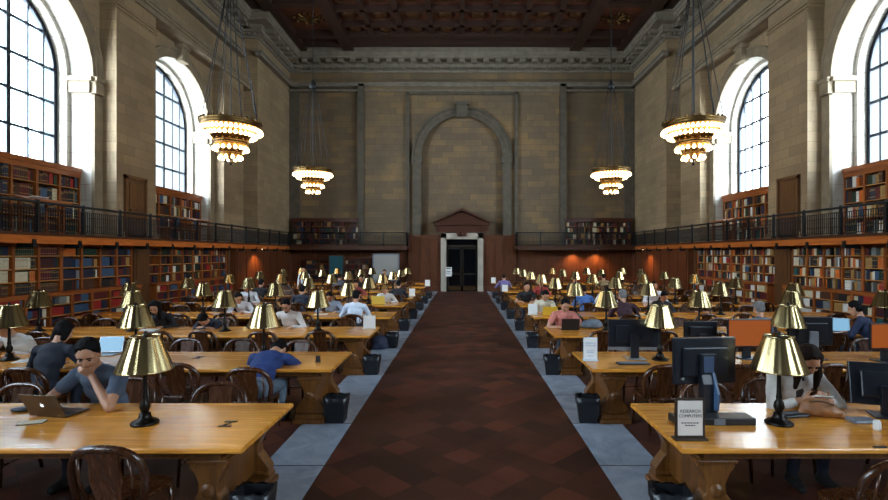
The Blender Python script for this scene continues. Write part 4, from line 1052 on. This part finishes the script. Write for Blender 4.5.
# what a shelf holds: runs of matching volumes; the 300 that show largest are objects, the rest one mass
PAL = [('dark red', '#5a1414', 3), ('navy blue', '#141d38', 3), ('black', '#0f0f12', 4), ('dark green', '#12301f', 3), ('brown', '#4a2812', 4), ('tan', '#a07a42', 2),
       ('cream', '#cfc4a6', 2), ('grey', '#777975', 2), ('bright red', '#9c1f1a', 1), ('orange', '#c8641c', 1), ('slate blue', '#33506f', 2), ('white', '#dcdad2', 1), ('teal', '#1d5a58', 1), ('maroon', '#3a0f16', 2)]
PM = {n: plain('cloth_' + n.replace(' ', '_'), tuple(v*.75 for v in srgb(c)[:3])+(1,), .6, noise=.2, nscale=30) for n, c, w in PAL}
PGE = plain('page_edge', '#c9bd9d', .8); TITLE = plain('gilt_title', '#a98746', .45, .5)
rb = random.Random(5)
BOOKS = []
FIX = {('nearest under-gallery case, left wall', 'second bay'): ['dark green', 'cream', 'cream', 'brown'],
       ('nearest under-gallery case, left wall', 'third bay'): ['dark green', 'cream', 'cream', 'black'],
       ('nearest under-gallery case, left wall', 'fourth bay'): ['dark red', 'maroon', 'dark red', 'brown'],
       ('second under-gallery case, left wall', 'first bay'): ['orange', 'navy blue', 'navy blue', 'black'],
       ('second under-gallery case, left wall', 'second bay'): ['dark green', 'slate blue', 'navy blue', 'brown'],
       ('second under-gallery case, left wall', 'third bay'): ['brown', 'slate blue', 'slate blue', 'black']}
LW = {'dark red': 4, 'navy blue': 5, 'black': 6, 'dark green': 4, 'brown': 5, 'tan': 2, 'cream': 2, 'slate blue': 2, 'maroon': 4, 'teal': .3, 'grey': 1, 'white': .8, 'bright red': .8, 'orange': .8}
CW = {'bright red': 5, 'dark red': 4, 'navy blue': 4, 'slate blue': 4, 'black': 3, 'cream': 1.5, 'dark green': 1, 'brown': 2, 'tan': 1, 'teal': .3, 'grey': 1, 'white': 1, 'orange': .6, 'maroon': 3}
RW = {'dark red': 2.5, 'navy blue': 2.5, 'black': 6, 'dark green': 1.5, 'brown': 5, 'tan': 5, 'cream': 6, 'slate blue': .8, 'maroon': 2.5, 'teal': .3, 'grey': 2, 'white': 3, 'bright red': .8, 'orange': 2.5}
SOMBRE = ['black', 'brown', 'maroon', 'dark green', 'navy blue', 'tan', 'dark red', 'cream']  # covers coloured for end-wall shade, with tan and cream where books look lit
for (M, x0, x1, z, h, D, sh, ci, place) in COMP:
    x = x0; used = []; fx = FIX.get((place, ci)); fx = fx[ORD.index(sh)] if fx else None
    if rb.random() < .05: continue
    dim = 'end' in place
    while x < x1-.05:
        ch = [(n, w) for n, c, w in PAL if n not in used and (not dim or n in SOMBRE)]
        if not ch: break
        wt = RW if 'right' in place else CW if 'counter' in place else LW
        n = rb.choices([a for a, _ in ch], [wt.get(a, 1) for a, _ in ch])[0]; n = fx if fx and not used else n; used.append(n)
        run = rb.choice([1, 1, 2, 2, 3, 4] if 'right' in place else [1, 2, 3, 4, 5]) if 'counter' not in place else rb.choice([3, 5, 7, 9])
        if fx and len(used) == 1: run = rb.choice([7, 9, 11])
        bw = rb.uniform(.034, .062); bh = h*rb.uniform(.72, .96); bd = min(D-.06, rb.uniform(.19, .26))
        for q in range(run):
            if x+bw > x1: break
            BOOKS.append((M, x, bw, bh, bd, z, n, sh, ci, place)); x += bw+.0015
        if rb.random() < .12: x += rb.uniform(.04, .14)
def shows(bk):
    M, x, bw, bh, bd, z, n, sh, ci, place = bk
    p = M @ Vector((x+bw/2, .03, z+bh/2)); nv = M.to_3x3() @ Vector((0, -1, 0))
    dv = Vector((0, 0, H)) - p; dist = dv.length; px = VX + F*p.x/p.y
    if not 2 < px < 886: return 0
    a = bw*bh*abs(nv.dot(dv.normalized()))/dist**2
    if p.z < 1.2: a *= .25                # mostly behind tables and readers
    return a
BOOKS.sort(key=shows, reverse=True)
UNIT = {}
def book_mesh(n):
    m = MB()
    # boards with a rounded spine, page block inside, title band
    m.prism([(0, .06), (.12, .0), (.5, -.03), (.88, .0), (1, .06), (1, 1), (0, 1)], lambda p, t: (p[0], p[1], t), 0, 1, 0)
    m.box(.1, .9, .02, .995, 1.0, 1.002, 1)
    for a in (.72, .8, .2): m.box(.1, .9, -.045, .0, a, a+.035, 2)
    return m.data('book', [PM[n], PGE, TITLE])
WOR = {}
for bk in BOOKS[:300]:
    M, x, bw, bh, bd, z, n, sh, ci, place = bk
    if n not in UNIT: UNIT[n] = book_mesh(n)
    o = bpy.data.objects.new('book', UNIT[n]); COL.objects.link(o)
    o.matrix_world = M @ Matrix.Translation((x, .03, z)) @ Matrix.Diagonal((bw, bd, bh, 1))
    lb = '%s volume on the %s shelf down, %s, %s' % (n, sh, ci, place)
    tag(o, lb, 'book', lb)
m = MB()
for bk in BOOKS[300:]:
    M, x, bw, bh, bd, z, n, sh, ci, place = bk
    y = .03
    vs = [M @ Vector(v) for v in ((x, y, z), (x+bw, y, z), (x+bw, y, z+bh), (x, y, z+bh), (x, y+bd, z+bh), (x+bw, y+bd, z+bh), (x, y+bd, z), (x+bw, y+bd, z))]
    m.add(vs, [(0,1,2,3), (3,2,5,4), (0,3,4,6), (1,7,5,2), (6,4,5,7), (0,6,7,1)], [a for a, _, _ in PAL].index(n))
o = m.build('shelved_books', [PM[n] for n, _, _ in PAL])
tag(o, 'mass of cloth bound volumes filling the farther and lower shelves of every bookcase', 'books', kind='stuff')

# slanted reading stands on the gallery railing
def stand(loc, rz, label, paper):
    t = thing('reading_stand', loc, rz, label, 'stand')
    m = MB(); m.prism([(-.3, .0), (.3, .16), (.3, .2), (-.3, .04)], lambda p, q: (q, p[0], p[1]), -.55, .55); m.box(-.55, .55, -.31, -.28, .0, .09); m.build('sloped_top', CASEX, t)
    for x in (-.4, .4):
        m = MB(); m.box(x-.03, x+.03, -.24, .26, -.16, -.1); m.box(x-.03, x+.03, .2, .26, -.8, .1); m.box(x-.03, x+.03, -.24, -.18, -.8, -.02); m.build('bracket', CASE, t)
    return t
for s, y, w in ((-1, 12.7, 'nearer'), (-1, 20.2, 'farther'), (1, 20.4, 'only')):
    lb = 'slanted wooden reading stand at the gallery railing, ' + ('on the right' if s > 0 else '%s of two on the left' % w)
    stand((s*(GX+.38), y, 3.58), PI/2 if s < 0 else -PI/2, lb, 0)
m = MB(); m.box(-.2, .2, -.25, .25, .0, .012); o = m.build('paper_sheet', WHITEP)
o.location = (-(GX+.40), 12.45, 3.69); o.rotation_euler = (0, -.26, 0); tag(o, 'white paper lying on the nearer slanted reading stand of the left gallery', 'paper')
# ------------------------------------------------------------------ reading tables, lamps, chairs, bins
ROW = [4.49 + 2.68*k for k in range(9)]
TX, TL, TD, TH = 5.65, 7.82, 1.2, .76
SIDE = ((-1, 'left'), (1, 'right'))
def table():
    t = thing('reading_table', (0, 0, 0), 0, 'x', 'table')
    m = MB(); m.box(-TL/2, TL/2, -TD/2, TD/2, TH-.045, TH); bevel(m.build('tabletop', OAK, t), .012)
    m = MB(); m.box(-TL/2+.22, TL/2-.22, -TD/2+.1, TD/2-.1, TH-.12, TH-.045); m.build('apron', OAKD, t)
    prof = [(-.13, .64), (.13, .64), (.14, .56), (.1, .5), (.07, .42), (.075, .34), (.13, .26), (.17, .2), (.17, .12), (-.17, .12), (-.17, .2), (-.13, .26), (-.075, .34), (-.07, .42), (-.1, .5), (-.14, .56)]
    for x in (-TL/2+.34, 0, TL/2-.34):
        for y in (-.4, .4):
            m = MB(); m.prism(prof, lambda p, q, x=x: (x+p[0]*1.1, q, p[1]), y-.07, y+.07)
            for z in (.6, .15): m.box(x-.17, x+.17, y-.085, y+.085, z-.015, z+.02)
            for d in (-1, 1): m.cyl((x-.0, y+d*.07, .36), (x, y+d*.09, .36), .06, .03, 10)
            bevel(m.build('leg', OAKD, t), .01)
        m = MB(); m.box(x-.045, x+.045, -.33, .33, .16, .64); m.build('end_panel' if x else 'middle_panel', OAKD, t)
        m = MB(); m.box(x-.19, x+.19, -.5, .5, .05, .12); m.box(x-.21, x+.21, -.54, -.36, 0, .06); m.box(x-.21, x+.21, .36, .54, 0, .06); bevel(m.build('foot_runner', OAKD, t), .012)
    return protokids(t)
pt = table(); first = True
for s, sd in SIDE:
    for k, y in enumerate(ROW):
        lb = 'long honey oak reading table in the %s row from the front, %s of the aisle' % (ORD[k], sd)
        if first: pt.location = (s*TX, y, 0); pt['label'] = lb; first = False
        else: dup(pt, (s*TX, y, 0), 0, lb)

def lamp():
    t = thing('reading_lamp', (0, 0, 0), 0, 'x', 'lamp')
    m = MB(); m.lathe([(0, 0), (.112, 0), (.117, .012), (.1, .028), (.062, .042), (.05, .07), (.045, .1), (0, .11)], 20); m.build('base', BRONZE, t)
    m = MB(); m.lathe([(.018, .09), (.03, .11), (.045, .15), (.04, .19), (.022, .22), (.026, .24), (.02, .27), (.016, .5), (.014, .78)], 12); m.build('stem', BRONZE, t)
    m = MB(); m.lathe([(.229, .487), (.234, .485), (.238, .49), (.233, .498)], 48); m.lathe([(.123, .784), (.126, .792), (.124, .80), (.114, .80), (.115, .783)], 48)
    n = 96; W_ = [.0035*math.sin(7*a+1) + .0025*math.sin(11*a+2.3) + .0016*math.sin(19*a) for a in [2*PI*q/n for q in range(n)]]      # ripples added to a smooth cone so its reflections break into streaks
    vs = [((r+W_[q])*math.cos(2*PI*q/n), (r+W_[q])*math.sin(2*PI*q/n), z) for r, z in ((.231, .495), (.122, .786), (.116, .785), (.225, .496)) for q in range(n)]
    m.add(vs, [(k*n+q, k*n+(q+1) % n, (k+1)*n+(q+1) % n, (k+1)*n+q) for k in (0, 2) for q in range(n)], 0, True); m.build('shade', BRASS, t)
    m = MB()
    for i in range(3):
        a = 2*PI*i/3; m.cyl((0, 0, .77), (.118*math.cos(a), .118*math.sin(a), .785), .005, n=5)
    m.lathe([(0, .76), (.03, .77), (.03, .79), (.012, .8), (.02, .825), (0, .845)], 10); m.build('finial', BRONZE, t)
    for d in (-1, 1):
        m = MB(); m.lathe([(.0, .52), (.02, .54), (.032, .58), (.03, .62), (.016, .66), (.016, .7), (0, .7)], 10, (d*.06, 0, 0)); m.build('bulb', plain('unlit_bulb', '#d8c8a0', .4), t)
    return protokids(t)
pl = lamp(); first = True
LX = [2.88, 4.74, 6.58, 8.45]
for s, sd in SIDE:
    for k, y in enumerate(ROW):
        for j, x in enumerate(LX):
            if VX + F*s*x/(y+.3) < -30 or VX + F*s*x/(y+.3) > 918: continue
            lb = 'brass reading lamp on the %s table %s of the aisle, %s lamp out' % (ORD[k] + ' row', sd, ORD[j])
            p = (s*x, y-.02, TH)
            if first: pl.location = p; pl['label'] = lb; first = False
            else: dup(pl, p, RNG.uniform(0, 6), lb)

def chair():
    t = thing('reading_chair', (0, 0, 0), 0, 'x', 'chair')
    m = MB(); pts = [(-.2, -.22), (-.235, -.05), (-.25, .12), (-.22, .22), (-.1, .25), (.1, .25), (.22, .22), (.25, .12), (.235, -.05), (.2, -.22), (.08, -.25), (-.08, -.25)]
    m.prism(pts, lambda p, q: (p[0], p[1], q), .425, .46); bevel(m.build('seat', CHAIR, t), .012)
    bow = []
    for i in range(17):
        a = PI*i/16; cc = math.cos(a); x = -.285*math.copysign(abs(cc)**.72, cc); e = math.sin(a)
        z = .46 + .42*e**.48; yy = -.2 - .09*e
        if i in (0, 16): x *= .88
        bow.append((x, yy, z))
    m = MB(); m.tube(bow, .024, 8, sx=1.2); m.build('back_bow', CHAIR, t)
    m = MB(); m.prism([(-.09, .45), (.09, .45), (.125, .62), (.11, .74), (.125, .865), (-.125, .865), (-.11, .74), (-.125, .62)], lambda p, q: (p[0], q-.205-(p[1]-.45)*.2, p[1]), -.009, .009); m.build('back_splat', CHAIR, t)
    for sx in (-1, 1):
        m = MB(); m.tube([(sx*.165, -.21, .46), (sx*.2, -.245, .62), (sx*.19, -.275, .8)], .011, 6); m.build('back_stay', CHAIR, t)
        m = MB(); m.tube([(sx*.2, .19, .43), (sx*.215, .2, .25), (sx*.225, .215, 0)], [.024, .02, .015], 8); m.build('leg', CHAIR, t)
        m = MB(); m.tube([(sx*.19, -.2, .43), (sx*.2, -.22, .25), (sx*.215, -.27, 0)], [.024, .02, .016], 8); m.build('leg', CHAIR, t)
        m = MB(); m.cyl((sx*.212, .2, .2), (sx*.205, -.23, .2), .01, n=6); m.build('stretcher', CHAIR, t)
    m = MB(); m.cyl((-.21, -.02, .2), (.21, -.02, .2), .01, n=6); m.build('stretcher', CHAIR, t)
    return protokids(t)
pc = chair(); first = True
rc = random.Random(21)
# seated readers take these places: (side, row, near/far) -> list of x
TAKEN = {}
for P_ in PEOPLE:
    if P_['row'] is not None: TAKEN.setdefault((P_['s'], P_['row'], P_['f']), []).append(P_['x'])
def put_chair(x, y, rz, lb):
    global first
    if first: pc.location = (x, y, 0); pc.rotation_euler = (0, 0, rz); pc['label'] = lb; first = False
    else: dup(pc, (x, y, 0), rz, lb)
for s, sd in SIDE:
    for k, yr in enumerate(ROW):
        for f, fn, sg, rz in (('n', 'near', -1, 0), ('f', 'far', 1, PI)):
            tk = TAKEN.get((s, k, f), [])
            xs = [(abs(x), True) for x in tk]
            if k == 0 and f == 'n': xs = [(2.62, False)] if s < 0 else [(3.0, False)]
            for i in range(7) if not (k == 0 and f == 'n') else ():
                x = 2.62 + 1.02*i + rc.uniform(-.1, .1)
                if all(abs(x-a) > .66 for a, _ in xs) and rc.random() < (.93 if k < 5 else .8): xs.append((x, False))
            xs.sort()
            xs = [q for q in xs if -25 < VX + F*s*q[0]/(yr+sg*.7) < 913]
            for j, (x, occ) in enumerate(xs):
                off = .82 if occ else rc.choice([.56, .6, .66, .72])
                if k == 0 and f == 'n': off = .62 if s < 0 else .85
                lb = 'wooden bow-back chair, %s side of %s-row table %s of aisle, %s out' % (fn, ORD[k], sd, ORD[j])
                put_chair(s*x, yr+sg*off, rz + (rc.uniform(-.12, .12) if not occ else 0), lb)

def bin_():
    t = thing('waste_bin', (0, 0, 0), 0, 'x', 'bin')
    m = MB()
    def ringp(w, z): return [(-w, -w*.8, z), (w, -w*.8, z), (w, w*.8, z), (-w, w*.8, z)]
    vs = ringp(.115, 0) + ringp(.15, .34) + ringp(.142, .34) + ringp(.108, .02)
    m.add(vs, [(0,3,2,1)] + [(j*4+i, j*4+(i+1) % 4, j*4+4+(i+1) % 4, j*4+4+i) for j in range(3) for i in range(4)] + [(12,13,14,15)])
    bevel(m.build('body', BLACKP, t), .015)
    m = MB(); vs = []
    for q in range(3):
        w = (.155, .161, .13)[q]; z = (.26, .352, .355)[q]
        for i in range(24):
            a = 2*PI*i/24; c, e = math.cos(a), math.sin(a); g = 1/max(abs(c), abs(e)*1.0); g = min(g, 1.32)
            vs.append((c*g*w, e*g*w*.8, z + .012*math.sin(i*2.3+q)))
    m.add(vs, [(j*24+i, j*24+(i+1) % 24, j*24+24+(i+1) % 24, j*24+24+i) for j in range(2) for i in range(24)], 0, True); m.build('liner', BAGP, t)
    return protokids(t)
pb = bin_(); first_b = True
for s, sd in SIDE:
    for k, y in enumerate(ROW):
        lb = 'black waste bin at the aisle end of the %s-row table, %s of the aisle' % (ORD[k], sd)
        p = (s*1.72, y-.42, .005)
        if first_b: pb.location = p; pb['label'] = lb; first_b = False
        else: dup(pb, p, rc.uniform(-.2, .2), lb)
# ------------------------------------------------------------------ buildings outside the windows
OUT = plain('pale_facade', '#9fb3ba', .8); OUT2 = plain('pale_facade_warm', '#b5b2aa', .8); OUTG = plain('facade_glass', '#5c7f88', .2)
def building(x, y, w, d, h, mt, label):
    t = thing('office_building', (x, y, -14), 0, label, 'building')
    m = MB(); m.box(-d/2, d/2, -w/2, w/2, 0, h); m.build('wall', mt, t)
    s = 1 if x < 0 else -1
    for z in range(14, int(h)-3, 4):
        m = MB(); m.box(*sorted((s*(d/2), s*(d/2+.1))), -w/2+1, w/2-1, z, z+2.2); m.build('window_band', OUTG, t)
    return t
building(-60, 66, 9, 14, 50, OUT, 'pale office block seen through the nearer arched window on the left')
building(60, 98, 10, 14, 54, OUT2, 'pale office block seen through the farther arched window on the right')

# ------------------------------------------------------------------ lamps under the end gallery
def downlight(x, y, z, pw, label):
    t = thing('gallery_downlight', (x, y, z), 0, label, 'light')
    m = MB(); m.lathe([(0, 0), (.07, 0), (.09, -.05), (.08, -.05), (.06, -.015), (0, -.012)], 14); m.build('housing', BRONZE, t)
    m = MB(); m.ball((0, 0, -.03), .03, 8, 6); m.build('bulb', BULB, t)
    l = bpy.data.lights.new('warm_light', 'SPOT'); l.energy = pw; l.color = (1, .55, .22); l.spot_size = 2.2; l.spot_blend = .8; l.shadow_soft_size = .06
    o = bpy.data.objects.new('warm_light', l); COL.objects.link(o); o.parent = t; o.location = (0, 0, -.09)
downlight(6.9, YE-.75, 2.60, 85, 'small warm downlight under the end gallery, right of the doorway')
downlight(8.3, YE-.75, 2.60, 85, 'second small warm downlight under the end gallery, right of the doorway')
downlight(10.15, 27.6, 2.60, 85, 'small warm downlight by the end-bay wall on the right')
downlight(-10.15, 25.0, 2.60, 85, 'small warm downlight by the end-bay wall on the left')

# ------------------------------------------------------------------ sky, camera, view
wd = bpy.data.worlds.new('sky'); S.world = wd; wd.use_nodes = True; t = NT(wd); bg = t.n['Background']
tc = t.node('ShaderNodeTexCoord'); sp_ = t.node('ShaderNodeSeparateXYZ'); t.link(tc.outputs['Generated'], sp_.inputs[0])
col = t.ramp(sp_.outputs[2], [(0.0, (.80, .92, 1, 1)), (.6, (.68, .84, 1, 1))]); t.link(col, bg.inputs['Color'])
mr = t.node('ShaderNodeMapRange', interpolation_type='SMOOTHSTEP')      # brighter towards the sun's side of the sky, behind and to the left of the camera
t.link(t.math('MULTIPLY_ADD', sp_.outputs[0], -.1, t.math('MULTIPLY', sp_.outputs[1], -1.0)), mr.inputs['Value'])
for i_, v_ in ((1, -.35), (2, 1.0), (3, SKYA), (4, SKYB)): mr.inputs[i_].default_value = v_
t.link(mr.outputs[0], bg.inputs['Strength'])
cd = bpy.data.cameras.new('camera'); cam = bpy.data.objects.new('camera', cd); COL.objects.link(cam); S.camera = cam
cam.location = (0, 0, H); cam.rotation_euler = (PI/2, 0, 0); cd.sensor_width = 36; cd.lens = F/888*36
cd.shift_x = -(VX-444)/888; cd.shift_y = (VY-250)/888; cd.clip_end = 500
vs = S.view_settings; vs.view_transform = 'Standard'; vs.look = 'None'; vs.gamma = 1; vs.use_curve_mapping = False; vs.exposure = EXPO
S.cycles.use_denoising = True; S.cycles.max_bounces = 10; S.cycles.diffuse_bounces = 5; S.cycles.glossy_bounces = 4; S.cycles.sample_clamp_indirect = 6
